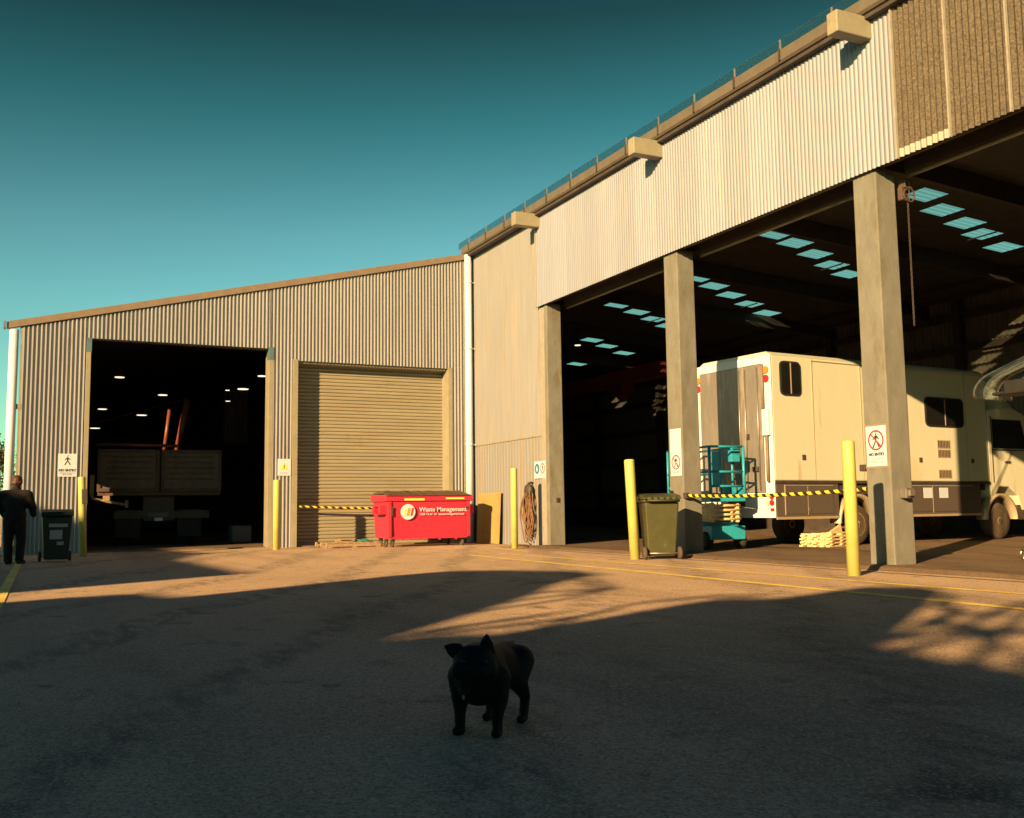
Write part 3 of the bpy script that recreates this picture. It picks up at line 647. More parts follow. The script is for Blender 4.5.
# =================================================================== WHEELIE BINS
def wheelie_bin(mb_mat, loc, rz, sc, label):
    t = thing('wheelie_bin', label, 'wheelie bin', loc, rz); t.scale = (sc, sc, sc)
    m = MB(); m.frustum((-.23, .23, -.24, .26, .05), (-.285, .285, -.34, .33, .93))
    m.frustum((-.30, .30, -.36, .35, .93), (-.31, .31, -.37, .36, .985)); m.build('body', mb_mat, t, .03, seg=3)
    m = MB(); m.prism([(-.43, .985), (-.43, 1.01), (-.3, 1.05), (.1, 1.085), (.36, 1.03), (.39, .985), (.39, .96), (.36, .99)], 'x', -.31, .31)
    for x in (-.24, -.14, -.04, .06, .16): m.box(x, x + .06, -.47, -.40, .975, 1.02)
    fix_normals(m.build('lid', mb_mat, t, .012))
    m = MB(); m.tube([(-.25, -.40, .96), (-.25, -.46, .965), (.25, -.46, .965), (.25, -.40, .96)], .018, 8)
    m.build('handle', mb_mat, t)
    m = MB(); m.tube([(-.31, -.27, .10), (.31, -.27, .10)], .014, 8); m.build('axle', M_steel, t)
    for s in (-1, 1):
        q = MB(); q.lathe([(.03, -.03), (.09, -.03), (.105, -.018), (.105, .018), (.09, .03), (.03, .03)], (s * .29, -.28, .105), 'x', 22); q.build('wheel', M_tyre, t)
    return t
b1 = wheelie_bin(M_green, (-11.80, -4.75, 0), R(182), 1.03, 'dark green wheelie bin with white stickers next to the person')
m = MB(); m.box(-.2, .16, .335, .339, .72, .79); m.box(-.1, .14, .318, .322, .47, .66); m.box(-.13, -.0, .30, .304, .35, .42); m.build('sticker', M_sgrey, b1)
wheelie_bin(M_olive, (-1.12, -11.92, 0), R(-24), 1.18, 'olive green wheelie bin between leaning bollard and middle column')

# =================================================================== MOBILE UNIT (cream body, truck cab)
T = thing('mobile_unit', 'long cream mobile unit truck with dark windows parked inside the right bay', 'truck', (2.851, -10.722, .055), R(5))
BL = 7.85; BW = 2.52
m = MB(); m.frustum((0, BL, 0, BW, 1.52), (.02, BL, .015, BW - .015, 4.40)); m.prism([(.015, 4.40), (.20, 4.50), (BW - .20, 4.50), (BW - .015, 4.40)], 'x', .02, BL); 
bod = m.build('body', M_cream, T, .025)
m = MB(); m.box(-.03, 0, .0, BW, .68, 1.25); m.box(-.03, 0, 0, .28, 1.25, 4.41); m.box(-.03, 0, BW - .12, BW, 1.25, 4.41); m.box(-.032, 0, .28, BW - .12, 4.22, 4.42); m.build('rear_frame', M_vwhite, T, .012)
m = MB(); m.box(-.045, 0, .86, 1.62, 1.26, 4.215); m.box(-.045, 0, 1.63, BW - .125, 1.26, 4.215); rdp = m.build('rear_door', M_stain, T, .008)
m = MB(); m.box(-.040, 0, .30, .85, 1.26, 4.21); m.build('side_door_panel', M_stain, T, .006)
m = MB()
for y in (.40, .80, 1.0): m.tube([(-.075, y, 1.3), (-.075, y, 4.15)], .014, 8)
m.build('lock_rod', M_steel, rdp)
m = MB(); m.box(-.09, -.046, .72, .78, 2.5, 2.62); m.box(-.11, -.046, .42, .62, 1.75, 1.85); m.build('latch', M_dark, rdp)
m = MB(); m.box(-.12, -.03, .04, .24, 2.55, 3.15); m.build('rear_cabinet', M_vwhite, T, .015)
m = MB(); m.tube([(-.10, .20, 3.15), (-.10, .20, 4.2)], .028, 8); m.tube([(-.10, .12, 1.5), (-.10, .12, 2.55)], .035, 8); m.build('rear_pipe', M_barge, T)
for y in (.13, BW - .06):
    for z, mm in ((4.06, M_lampo), (3.86, M_lampr)):
        q = MB(); q.lathe([(.085, -.05), (.085, -.02)], (-.02, y, z), 'x', 18); q.build('tail_light', mm, T)
for (y, z, mm) in ((.22, 1.02, M_lampw), (.08, 1.02, M_lampr), (.08, 1.16, M_lampr)):
    q = MB(); q.lathe([(.065, -.045), (.065, -.02)], (-.02, y, z), 'x', 18); q.build('tail_light', mm, T)
q = MB(); q.box(-.045, -.03, .03, .14, .83, .90); q.build('tail_light', M_lampr, T)
q = MB(); q.box(-.05, -.03, .95, 1.5, .95, 1.12); q.build('rear_bumper_plate', M_dark, T)
# skirts with hatches, wheel arches
for x0, x1 in ((.03, 2.05), (3.45, 7.42)):
    m = MB(); m.box(x0, x1, .01, .05, .70, 1.46); sk = m.build('skirt', M_skirt, T, .006)
    m = MB(); m.box(x0 - .01, x1, -.006, .03, .64, .70); m.build('skirt_rail', M_skirtf, sk, .004)
    hs = ((.30, 1.02), (1.02, 1.86)) if x0 < 1 else ((3.60, 5.45), (5.47, 7.1))
    for a, b in hs:
        q = MB(); q.box(a, b, -.004, .009, .76, 1.40); hh = q.build('hatch', M_skirt, sk, .004)
        q = MB(); q.box(a - .015, a + .0, -.007, .009, .74, 1.42); q.box(a, b, -.007, .009, 1.405, 1.42); q.build('hatch_trim', M_skirtf, hh)
    if x0 < 1: q = MB(); q.box(1.0, 1.08, -.022, -.005, .82, .90); q.build('hatch_latch', M_steel, sk, .006)
    else:
        for a in (5.1, 5.72): q = MB(); q.box(a, a + .34, -.012, -.005, 1.10, 1.36); q.build('notice', M_sign, sk)
m = MB(); m.box(0, BL, -.012, .03, 1.46, 1.525); m.build('belt_rail', M_dark, T)
m = MB(); m.box(.1, 7.5, .35, BW - .35, .75, 1.2); m.box(.1, 7.5, .06, BW, 1.2, 1.5); m.build('chassis', M_dark, T)
def wheel(x, y, r=.48, wd=.28, mt=None):
    m = MB(); m.lathe([(r * .55, -wd / 2), (r * .92, -wd / 2), (r, -wd / 2 + .05), (r, wd / 2 - .05), (r * .92, wd / 2), (r * .55, wd / 2)], (x, y, r), 'y', 32)
    wh = m.build('wheel', M_tyre, T)
    q = MB(); q.lathe([(.02, -wd / 2 + .02), (r * .2, -wd / 2 - .01), (r * .24, -wd / 2 + .06), (r * .48, -wd / 2 + .09), (r * .58, -wd / 2 - .006), (r * .58, 0)], (x, y, r), 'y', 28); q.build('rim', M_palew if x < 5 else M_barge, wh)
    return wh
for x in (2.72, 8.28):
    for y in (.22, BW - .22): wheel(x, y)
def arch(x, r, y0, y1):
    m = MB(); n = 20; vs_ = []
    for i in range(n + 1):
        a = math.pi * i / n
        for rr in (r, r + .07):
            for y in (y0, y1): vs_.append((x + rr * math.cos(a), y, .52 + rr * math.sin(a)))
    fs = []
    for i in range(n):
        o_ = 4 * i; fs += [(o_, o_ + 4, o_ + 5, o_ + 1), (o_ + 2, o_ + 3, o_ + 7, o_ + 6), (o_, o_ + 2, o_ + 6, o_ + 4), (o_ + 1, o_ + 5, o_ + 7, o_ + 3)]
    m.add(vs_, fs, True); return fix_normals(m.build('wheel_arch', M_skirtf, T))
arch(2.72, .62, -.02, .30); arch(8.28, .62, -.02, .30)
def window(x0, x1, z0, z1, r, label=None):
    def rr(a, b, c, d, q):
        p = []
        for cx, cz, st_ in ((b - q, d - q, 0), (a + q, d - q, 90), (a + q, c + q, 180), (b - q, c + q, 270)):
            for k in range(5): an = R(st_ + k * 22.5); p.append((cx + q * math.cos(an), cz + q * math.sin(an)))
        return p
    m = MB(); m.prism(rr(x0, x1, z0, z1, r), 'y', -.018, .02); f = fix_normals(m.build('window', M_black, T))
    m = MB(); m.prism(rr(x0 + .04, x1 - .04, z0 + .04, z1 - .04, r * .8), 'y', -.024, -.0185); fix_normals(m.build('pane', M_glass, f))
    m = MB(); m.box((x0 + x1) / 2 - .014, (x0 + x1) / 2 + .014, -.032, -.0245, z0 + .04, z1 - .04); m.build('mullion', M_skirtf, f)
window(.26, .92, 3.48, 4.28, .12); window(5.32, 6.86, 2.92, 3.68, .14)
m = MB(); m.box(4.62, 4.66, -.004, .02, 1.53, 4.38); m.box(1.30, 1.315, -.003, .02, 1.53, 4.38); m.box(2.95, 2.965, -.003, .02, 1.53, 4.38); m.box(6.95, 6.965, -.003, .02, 1.53, 4.38); m.box(1.3, 7.8, -.003, .02, 4.33, 4.345); m.build('panel_seam', M_skirtf, bod)
for z0, z1 in ((2.13, 2.34), (2.37, 2.58), (1.60, 1.82)):
    m = MB()
    m.box(5.74, 6.26, -.006, .01, z0, z1)
    v = m.build('air_vent', M_skirtf, T)
    q = MB()
    for k in range(8): q.box(5.77 + k * .06, 5.80 + k * .06, -.011, -.0065, z0 + .02, z1 - .02)
    q.build('vent_slots', M_dark, v)
for x in (.93, 3.5, 5.06, 7.15):
    q = MB(); q.box(x - .05, x + .05, -.02, .01, 2.0, 2.12); q.build('clearance_lamp', M_dark, T, .006)
# cab
m = MB(); m.prism([(BL + .06, .95), (BL + .06, 3.45), (9.0, 3.55), (9.75, 3.3), (10.1, 2.3), (10.2, .75), (9.2, .75), (9.05, 1.15), (8.7, 1.38), (8.28, 1.40), (BL + .06, 1.2)], 'y', .02, BW - .02)
cab = fix_normals(m.build('cab', M_cream, T, .03))
m = MB(); m.prism([(8.08, 2.42), (8.08, 3.20), (9.35, 3.20), (9.6, 2.42)], 'y', .006, .03); wn = fix_normals(m.build('cab_window', M_glass, cab))
m = MB(); m.prism([(8.02, 1.5), (8.02, 3.28), (8.05, 3.28), (8.05, 1.5)], 'y', .005, .03); m.box(8.05, 9.6, .005, .03, 2.36, 2.39); m.build('cab_door_seam', M_dark, cab)
m = MB(); m.box(8.55, 8.78, -.02, .018, 2.03, 2.08); m.build('door_handle', M_dark, cab, .006)
m = MB(); m.box(BL - .0, BL + .06, .2, BW - .2, 1.3, 4.2); m.build('cab_gap_bellows', M_dark, T)
m = MB(); m.frustum((7.9, 9.6, .3, BW - .3, 3.5), (7.95, 8.6, .35, BW - .35, 4.30)); m.build('wind_deflector', M_cream, cab, .03)
m = MB(); m.box(9.0, 9.6, .03, .3, .5, .9); m.build('cab_step', M_dark, cab, .01)
m = MB(); m.tube([(9.8, .0, 3.1), (9.75, -.25, 3.15), (9.75, -.28, 2.5), (9.8, -.05, 2.45)], .018, 8); m.box(9.72, 9.78, -.36, -.16, 2.5, 3.05); m.build('wing_mirror', M_black, cab, .01)

# stacked pallet timbers in front of the unit's wheel
P2 = thing('pallet_stack', 'low stack of pale broken pallet timbers under the cream mobile unit', 'pallet stack', (3.95, -11.2, .057), R(14))
m = MB(); rnd = random.Random(11)
for lv in range(4):
    for k in range(5):
        x = rnd.uniform(-.05, .05); m.box(x, x + rnd.uniform(.8, 1.02), .17 * k + rnd.uniform(0, .03), .17 * k + .12, .005 + lv * .075, .045 + lv * .075)
    for x in (.05, .45, .85): m.box(x, x + .08, 0, .8, .045 + lv * .075, .078 + lv * .075)
m.build('timber_layers', M_palew, P2, .003)
m = MB(); m.prism([(.5, .31), (1.05, .31), (1.0, .50)], 'y', .35, .40); m.box(.2, .8, .1, .22, .305, .335); m.build('loose_board', M_palew, P2, .003)

# =================================================================== SCISSOR LIFT
S_ = thing('scissor_lift', 'teal scissor lift with guard rails parked behind the middle column', 'scissor lift', (2.05, -10.62, .055), R(82))
# local x runs along the lift (towards +y world), local y across
LL, LW = 2.05, .85
m = MB(); m.box(0, LL, 0, LW, .22, .52); m.box(.35, LL - .35, -.03, LW + .03, .50, .60); ch = m.build('chassis', M_teal, S_, .02)
m = MB(); m.box(.5, .9, -.035, -.03, .3, .45); m.box(1.2, 1.4, -.006, 0, .32, .46); m.build('decal', M_sign, ch)
for x in (.28, LL - .28):
    for y in (-.01, LW + .01):
        q = MB(); q.lathe([(.09, -.07), (.18, -.07), (.20, -.04), (.20, .04), (.18, .07), (.09, .07)], (x, y, .20), 'y', 24); wq = q.build('wheel', M_rubber, S_)
        q = MB(); q.lathe([(.02, -.055), (.09, -.05), (.09, .05), (.02, .055)], (x, y, .20), 'y', 16); q.build('rim', M_teal, wq)
m = MB()
for k in range(4):
    z = .63 + k * .10
    m.tube([(.1, .12, z), (LL - .1, .12, z + .075)], .034, 6); m.tube([(.1, .12, z + .075), (LL - .1, .12, z)], .034, 6)
    m.tube([(.1, LW - .12, z), (LL - .1, LW - .12, z + .075)], .034, 6); m.tube([(.1, LW - .12, z + .075), (LL - .1, LW - .12, z)], .034, 6)
    for x in (.12, LL / 2, LL - .12): m.tube([(x, .05, z + .04), (x, LW - .05, z + .04)], .03, 8)
m.build('scissor_stack', M_palew, S_)
m = MB(); m.box(-.02, LL + .02, -.01, LW + .01, 1.06, 1.14); m.box(-.02, .9, -.02, -.005, 1.14, 1.42); m.box(-.02, LL + .02, LW + .0, LW + .015, 1.14, 1.30); pf = m.build('platform', M_teal, S_, .008)
letters('P32', .26, M_sign, pf, (.33, -.024, 1.29), RX, .006)
m = MB()
for y in (0, LW):
    for x in (0, .5, 1.02, 1.55, LL): m.tube([(x, y, 1.14), (x, y, 2.28)], .028, 8)
    for z in (1.72, 2.28): m.tube([(0, y, z), (LL, y, z)], .026, 8)
    m.tube([(0, y, 2.28), (0, y, 1.14)], .035, 8)
for x in (0, LL):
    for z in (1.4, 1.72, 2.28): m.tube([(x, 0, z), (x, LW, z)], .026, 8)
m.tube([(.5, 0, 1.2), (1.02, 0, 1.7)], .018, 6)
m.build('guard_rail', M_teal, S_)
m = MB(); m.box(1.05, 1.45, -.03, .02, 1.45, 2.25); m.build('mesh_panel', M_teal, S_, .02); m = MB(); m.box(.25, .55, -.07, .16, 1.95, 2.22); m.build('control_box', M_teal, S_, .02)
m = MB(); m.box(.32, .42, -.08, -.07, 2.0, 2.12); m.tube([(.4, .02, 1.95), (.36, .03, 1.6), (.28, .02, 1.3), (.3, .0, 1.15)], .016, 6); m.build('control_cable', M_black, S_)

# =================================================================== DOOR HOIST on near column
H = thing('chain_hoist', 'rusty chain hoist with hand chain hanging beside the near column', 'hoist', (.52, -16.86, 5.95)); H.scale = (.62, .62, .62)
m = MB(); m.box(-.12, .10, -.14, .02, .06, .42); m.box(-.06, .22, -.2, .04, .38, .62); m.build('gearbox', M_rust, H, .02)
m = MB(); m.ring((.05, -.22, .18), .17, .20, -.02, .02, 'y', 28); m.tube([(-.14, -.22, .18), (.24, -.22, .18)], .012, 6); m.tube([(.05, -.22, 0), (.05, -.22, .36)], .012, 6); m.build('hand_wheel', M_rust, H)
m = MB()
for k in range(64):
    z = .15 - k * .065
    if z < -3.3: break
    pts = [(.05 + (.022 * math.cos(a) if k % 2 else 0), -.16 + (0 if k % 2 else .022 * math.cos(a)), z + .042 * math.sin(a)) for a in [i * math.pi / 4 for i in range(9)]]
    m.tube(pts, .009, 5, False)
m.build('hand_chain', M_dark, H)

# =================================================================== OVERHEAD CRANE deep in the shed
K = thing('overhead_crane', 'dull red overhead crane beam with hoist block deep under the roof', 'crane', (11.5, 8.0, 6.55))
m = MB(); m.box(-.2, .2, -2, 12, 0, .5); m.box(-.3, .3, -2, 12, .5, .55); m.box(-.3, .3, -2, 12, -.05, 0); m.build('girder', M_crane, K)
m = MB(); m.box(-.4, .3, 1.0, 2.1, -.42, -.06); m.lathe([(.2, -.3), (.2, .3)], (0, 1.5, -.5), 'y', 16); m.build('hoist_block', mat('crane_bright_red', (.16, .03, .02), .5), K, .03)

# =================================================================== CEILING LAMPS
def lamp(x, y, z, lab, grp, r=.20):
    r *= .78
    t = thing('ceiling_lamp', lab, 'ceiling lamp', (x, y, z), 0, grp)
    m = MB(); m.lathe([(r, .0), (r, .03), (r * .55, .14), (.06, .18), (.03, .30), (.02, .75)]); m.build('housing', M_dark, t)
    m = MB(); m.lathe([(r * .9, -.02), (r * .95, -.002)]); m.build('lens', M_led, t)
    return t
LA = 'round lit high-bay lamp hanging under the dark roof of the left opening'
for x, y, z, r in ((-8.2, 2.2, 6.12, .21), (-9.82, 6.5, 5.5, .21), (-7.45, 15.7, 6.0, .26), (-9.7, 17.5, 5.5, .25), (-7.9, 19.8, 5.5, .30), (-9.45, 27.9, 5.5, .34), (-4.8, 8.3, 6.0, .22), (-4.71, 12.5, 6.0, .30), (-5.22, 13.1, 6.0, .12), (-4.5, 17.2, 6.0, .14)):
    lamp(x, y, z, LA, 'high-bay lamps in the left wing', r)
lamp(7.18, 5.9, 7.5, 'single lit lamp hanging among the skylights behind the first open bay', None, .17)

# =================================================================== TIPPER TRUCK in left opening
TT = thing('tipper_truck', 'dark rusty tipper truck with raised orange rams inside the left opening', 'truck', (-8.75, 4.0, .035), R(-2))
m = MB(); m.box(-1.78, 1.80, 0, 4.6, 1.52, 1.66); m.box(-1.78, -1.70, .02, 4.6, 1.66, 2.95); m.box(1.72, 1.80, .02, 4.6, 1.66, 2.85); m.box(-1.7, 1.72, 4.5, 4.6, 1.66, 2.9); tr = m.build('tray', M_rust, TT, .01)
m = MB(); m.box(-1.76, -.03, -.03, .02, 1.70, 2.90); m.box(.03, 1.78, -.03, .02, 1.70, 2.86); tg = m.build('tailgate', M_tray, TT, .01)
m = MB()
for a, b in ((-1.80, -.02), (.02, 1.82)):
    m.box(a, a + .1, -.075, -.03, 1.64, 2.93); m.box(b - .1, b, -.075, -.03, 1.64, 2.93); m.box(a + .1, b - .1, -.075, -.03, 2.83, 2.93); m.box(a + .1, b - .1, -.075, -.03, 1.64, 1.74)
m.build('tailgate_frame', M_rust, tg, .006)
q = MB(); rnd = random.Random(2)
for k in range(5): q.box(-1.55, -.2, -.036, -.031, 2.0 + k * .17, 2.06 + k * .17); q.box(.2, 1.6, -.036, -.031, 2.0 + k * .17, 2.06 + k * .17)
q.build('pressed_rib', M_rust, tg)
m = MB(); m.tube([(-1.85, .1, 3.08), (.5, .1, 3.06)], .05, 8); m.build('tarp_roll', M_ramred, TT)
m = MB(); m.tube([(.24, 2.0, 2.9), (.40, 2.0, 4.42)], .06, 10); m.build('hydraulic_ram', M_ramred, TT)
m = MB(); m.tube([(.64, 2.0, 2.9), (.94, 2.0, 4.72)], .10, 10); m.build('hydraulic_ram', M_ramred, TT)
m = MB(); m.box(-.45, .45, .3, 5.5, .75, 1.5); m.box(-1.3, 1.5, .25, .5, .82, 1.05); m.build('chassis', M_dark, TT)
m = MB(); m.box(-2.0, -1.88, -.06, .1, 1.55, 2.15); m.tube([(-1.95, 0, 1.55), (-1.9, 0, 1.42), (-.95, .02, 1.24)], .05, 8); m.box(-1.62, -1.42, -.06, .06, 1.36, 1.52); m.box(-1.0, -.9, -.06, .06, 1.15, 1.38); m.build('lamp_bracket', M_wood, TT, .01)
m = MB(); m.box(-.32, .28, .22, .248, .86, 1.0); pl = m.build('rear_lamp_bar', M_grey, TT); m = MB(); m.box(-.12, .12, .21, .219, .74, .84); m.build('number_plate', M_sign, TT)
for x in (-1.05, -.7, .75, 1.1):
    q = MB(); q.lathe([(.28, -.13), (.46, -.13), (.5, -.08), (.5, .08), (.46, .13), (.28, .13)], (x, 1.0, .5), 'x', 26); q.build('wheel', M_rubber, TT)
for x in (-.88, .92):
    q = MB(); q.box(x - .36, x + .36, .30, .32, .25, 1.1); q.build('mudflap', M_rubber, TT)
t = thing('cabinet', 'low grey metal cabinet on the floor just inside the left opening', 'cabinet', (-6.36, 3.7, .037), R(6))
o = MB(); o.box(-.30, .30, -.22, .22, .05, .56); o.build('carcass', M_grey, t, .012)
q = MB(); q.box(-.28, -.005, -.235, -.221, .08, .53); q.build('cabinet_door', M_grey, t, .004); q = MB(); q.box(.005, .28, -.235, -.221, .08, .53); q.build('cabinet_door', M_grey, t, .004)
q = MB(); q.box(-.28, .28, -.20, .20, 0, .05); q.build('plinth', M_dark, t)

# machine at the right edge of the bay: clear canopy on a mast
Q = thing('canopy_stand', 'curved shiny canopy on a wheeled stand at the right edge of the bay', 'machine', (2.4, -17.9, .055))
def arc(pts, r, mm, nm, n=8): m = MB(); m.tube(pts, r, n); return m.build(nm, mm, Q)
prof = [(1.17, 2.72), (1.18, 2.82), (1.14, 2.93), (1.05, 3.03), (.9, 3.11), (.7, 3.17), (.45, 3.24), (.15, 3.33), (-.2, 3.43), (-.6, 3.5)]
for dx, s, rr in ((-.02, 1.0, .02), (.25, .96, .016), (.55, .93, .014), (-.4, .90, .02)):
    arc([(dx, y * s, 2.72 + (z - 2.72) * s) for y, z in prof], rr, M_chrome, 'canopy_rib')
m = MB(); vs_ = []
for i, (y, z) in enumerate(prof):
    for dx in (-.4, 0, .55): vs_.append((dx, y * .95, 2.72 + (z - 2.72) * .95 - .01))
m.add(vs_, [(3 * i + k, 3 * i + k + 1, 3 * i + k + 4, 3 * i + k + 3) for i in range(len(prof) - 1) for k in range(2)], True); m.build('canopy_skin', M_clear, Q)
m = MB(); vs_ = []
for i, (y, z) in enumerate(prof):
    for dx, of in ((-.03, .012), (.24, .012), (.24, -.012), (-.03, -.012)): vs_.append((dx, y * .985, 2.72 + (z - 2.72) * .985 + of))
m.add(vs_, [(4 * i + k, 4 * i + (k + 1) % 4, 4 * i + 4 + (k + 1) % 4, 4 * i + 4 + k) for i in range(len(prof) - 1) for k in range(4)] + [(0, 1, 2, 3), tuple(4 * len(prof) - 4 + k for k in (3, 2, 1, 0))], True); fix_normals(m.build('canopy_rim', M_chrome, Q))
m = MB(); m.box(-.35, .45, -.9, .55, 2.72, 2.95); m.box(-.2, .3, .55, .9, 2.74, 2.80); m.build('under_tray', M_black, Q, .05)
m = MB(); m.tube([(0, -.75, .1), (0, -.75, 2.9)], .06, 10); m.build('mast', M_dark, Q)
m = MB(); m.tube([(.2, .75, .10), (.2, .80, .03), (.2, .72, .02), (.2, -.75, .06)], .022, 8); m.tube([(.2, .80, .03), (.2, .84, .1), (.2, .80, .17)], .022, 8); m.tube([(-.4, -.75, .06), (.5, -.75, .06)], .03, 8); m.build('base_frame', M_chrome, Q)

# =================================================================== PERSON
PR = thing('person', 'person in a dark jacket seen from behind beside the dark green bin', 'person', (-12.60, -5.4, 0), R(-14)); PR.scale = (1.06, 1.06, 1.0)
# local: facing +y (away from camera), x right
organic('body', [('c', [(-.10, 0, .08), (-.105, .01, .48), (-.09, 0, .92)], [.055, .06, .09]), ('c', [(.10, .03, .08), (.11, .05, .48), (.09, 0, .92)], [.055, .06, .09]),
    ('c', [(-.10, -.02, .045), (-.11, .15, .035)], [.045, .04]), ('c', [(.10, .01, .045), (.12, .18, .035)], [.045, .04]),
    ('e', (0, 0, .98), (.17, .12, .14)), ('e', (0, .0, 1.25), (.19, .12, .25)), ('c', [(-.19, 0, 1.44), (.19, 0, 1.44)], [.07, .07]),
    ('c', [(0, .02, 1.46), (0, .05, 1.60)], [.062, .058]), ('e', (.01, .08, 1.69), (.078, .098, .115)), ('c', [(.055, .17, 1.675), (.058, .185, 1.668)], [.014, .012]),
    ('c', [(-.20, .0, 1.43), (-.25, .04, 1.16), (-.22, .22, .98)], [.055, .045, .035]), ('c', [(.20, .0, 1.43), (.27, .05, 1.16), (.26, .24, 1.0)], [.055, .045, .035]),
    ('c', [(-.22, .24, .97), (-.21, .32, .94)], [.04, .02]), ('c', [(.26, .26, .99), (.25, .34, .96)], [.04, .02]), ('e', (-.075, .08, 1.685), (.012, .022, .032)), ('e', (.092, .07, 1.685), (.012, .022, .032))], M_skin, PR, .012, 4)
organic('jacket', [('e', (0, -.0, 1.0), (.215, .165, .20)), ('e', (0, -.005, 1.24), (.225, .165, .27)), ('c', [(-.20, -.005, 1.43), (.20, -.005, 1.43)], [.10, .10]), ('c', [(0, .02, 1.46), (0, .035, 1.54)], [.095, .082]),
    ('c', [(-.225, -.0, 1.43), (-.285, .03, 1.16), (-.24, .2, .99)], [.09, .078, .058]), ('c', [(.225, .0, 1.43), (.30, .04, 1.16), (.28, .21, 1.01)], [.09, .078, .058])], M_jacket, PR, .013, 4)
organic('trousers', [('c', [(-.10, 0, .09), (-.108, .01, .48), (-.095, -.01, .90)], [.078, .088, .118]), ('c', [(.10, .03, .09), (.113, .045, .48), (.095, -.01, .90)], [.078, .088, .118]), ('e', (0, -.01, .93), (.195, .145, .13))], M_trous, PR, .013, 4)
organic('shoes', [('c', [(-.10, -.03, .05), (-.11, .17, .04)], [.055, .048]), ('c', [(.10, .0, .05), (.125, .20, .04)], [.055, .048])], M_rubber, PR, .012, 3)
organic('hair', [('e', (0, .035, 1.685), (.090, .085, .115)), ('e', (.005, .055, 1.725), (.096, .106, .108)), ('c', [(-.07, .01, 1.68), (0, -.02, 1.665), (.07, .01, 1.68)], [.04, .045, .04]), ('c', [(-.06, .05, 1.70), (-.03, .0, 1.64), (.05, .0, 1.64), (.075, .05, 1.70)], [.025, .03, .03, .025]), ('e', (.0, .12, 1.79), (.06, .06, .035)), ('e', (-.03, .04, 1.80), (.05, .05, .03))], M_hair, PR, .010, 2)

# =================================================================== DOG
DG = thing('dog', 'small black dog with pricked ears standing in the shaded foreground, facing us', 'dog', (-10.37, -24.31, 0), R(133)); DG.scale = (1.10, .95, 1.02)
# local +y is forward, z up; the head is turned towards the camera
hr = Matrix.Rotation(R(20), 3, 'Z')
HC = Vector((-.012, .205, .325))
def hd(x, y, z): return HC + hr @ Vector((x, y, z))
organic('body', [
    ('e', (0, .09, .25), (.118, .135, .118)), ('e', (0, .12, .20), (.09, .10, .075)), ('e', (0, -.06, .265), (.104, .19, .102)), ('e', (0, -.19, .275), (.094, .12, .095)), ('c', [(0, .05, .285), (0, -.20, .29)], [.085, .08]),
    ('c', [(0, .07, .30), HC + Vector((0, -.03, -.01))], [.098, .092]),
    ('e', HC, (.092, .082, .078)), ('e', hd(0, .055, -.030), (.064, .048, .042)), ('e', hd(0, .02, -.055), (.066, .055, .032)), ('e', hd(.055, .03, -.03), (.042, .048, .045)), ('e', hd(-.055, .03, -.03), (.042, .048, .045)),
    ('e', hd(0, .094, -.012), (.018, .012, .014)),
    ('c', [(-.080, .12, .25), (-.086, .115, .15), (-.082, .125, .09), (-.080, .125, .03)], [.060, .038, .025, .022]), ('c', [(.080, .12, .25), (.086, .115, .15), (.084, .125, .09), (.082, .13, .03)], [.060, .038, .025, .022]),
    ('c', [(-.080, .125, .019), (-.083, .155, .017)], [.024, .021]), ('c', [(.082, .13, .019), (.086, .16, .017)], [.024, .021]),
    ('c', [(-.062, -.21, .28), (-.074, -.155, .185), (-.080, -.245, .110), (-.078, -.225, .03)], [.074, .048, .025, .021]),
    ('c', [(.062, -.21, .28), (.074, -.155, .185), (.080, -.245, .110), (.078, -.225, .03)], [.074, .048, .025, .021]),
    ('c', [(-.078, -.225, .020), (-.080, -.18, .018)], [.022, .021]), ('c', [(.078, -.225, .020), (.080, -.18, .018)], [.022, .021]),
    ('c', [(0, -.28, .33), (0, -.305, .345)], [.022, .014])], M_fur, DG, .0075, 4)
def ear(tip, b0, b1):
    b0, b1, tp = Vector(b0), Vector(b1), Vector(tip)
    return organic('ear', [('c', [b0, (b0 + tp) / 2 + (b0 - b1) * .08, tp], [.017, .014, .007]), ('c', [b1, (b1 + tp) / 2 + (b1 - b0) * .08, tp], [.017, .014, .007]), ('c', [(b0 + b1) / 2, tp], [.018, .008])], M_fur, DG, .006, 2)
ear(hd(-.052, -.015, .112), hd(-.072, -.01, .040), hd(-.036, -.01, .060))     # upright ear
ear(hd(.118, -.01, .066), hd(.062, -.01, .062), hd(.080, -.01, .026))        # ear folded out sideways
for q_ in (-1, 1):
    organic('eye', [('e', hd(q_ * .042, .074, .010), (.012, .009, .012))], M_eye, DG, .003, 1)
m = MB(); m.tube([(.108 * math.cos(a), .085 + .075 * math.sin(a) + .03, .265 - .055 * math.sin(a)) for a in [i * 2 * math.pi / 28 for i in range(29)]], .009, 6); cl = m.build('collar', M_dark, DG)
organic('chest_patch', [('e', (.03, .222, .175), (.006, .004, .012))], M_furw, DG, .003, 1)

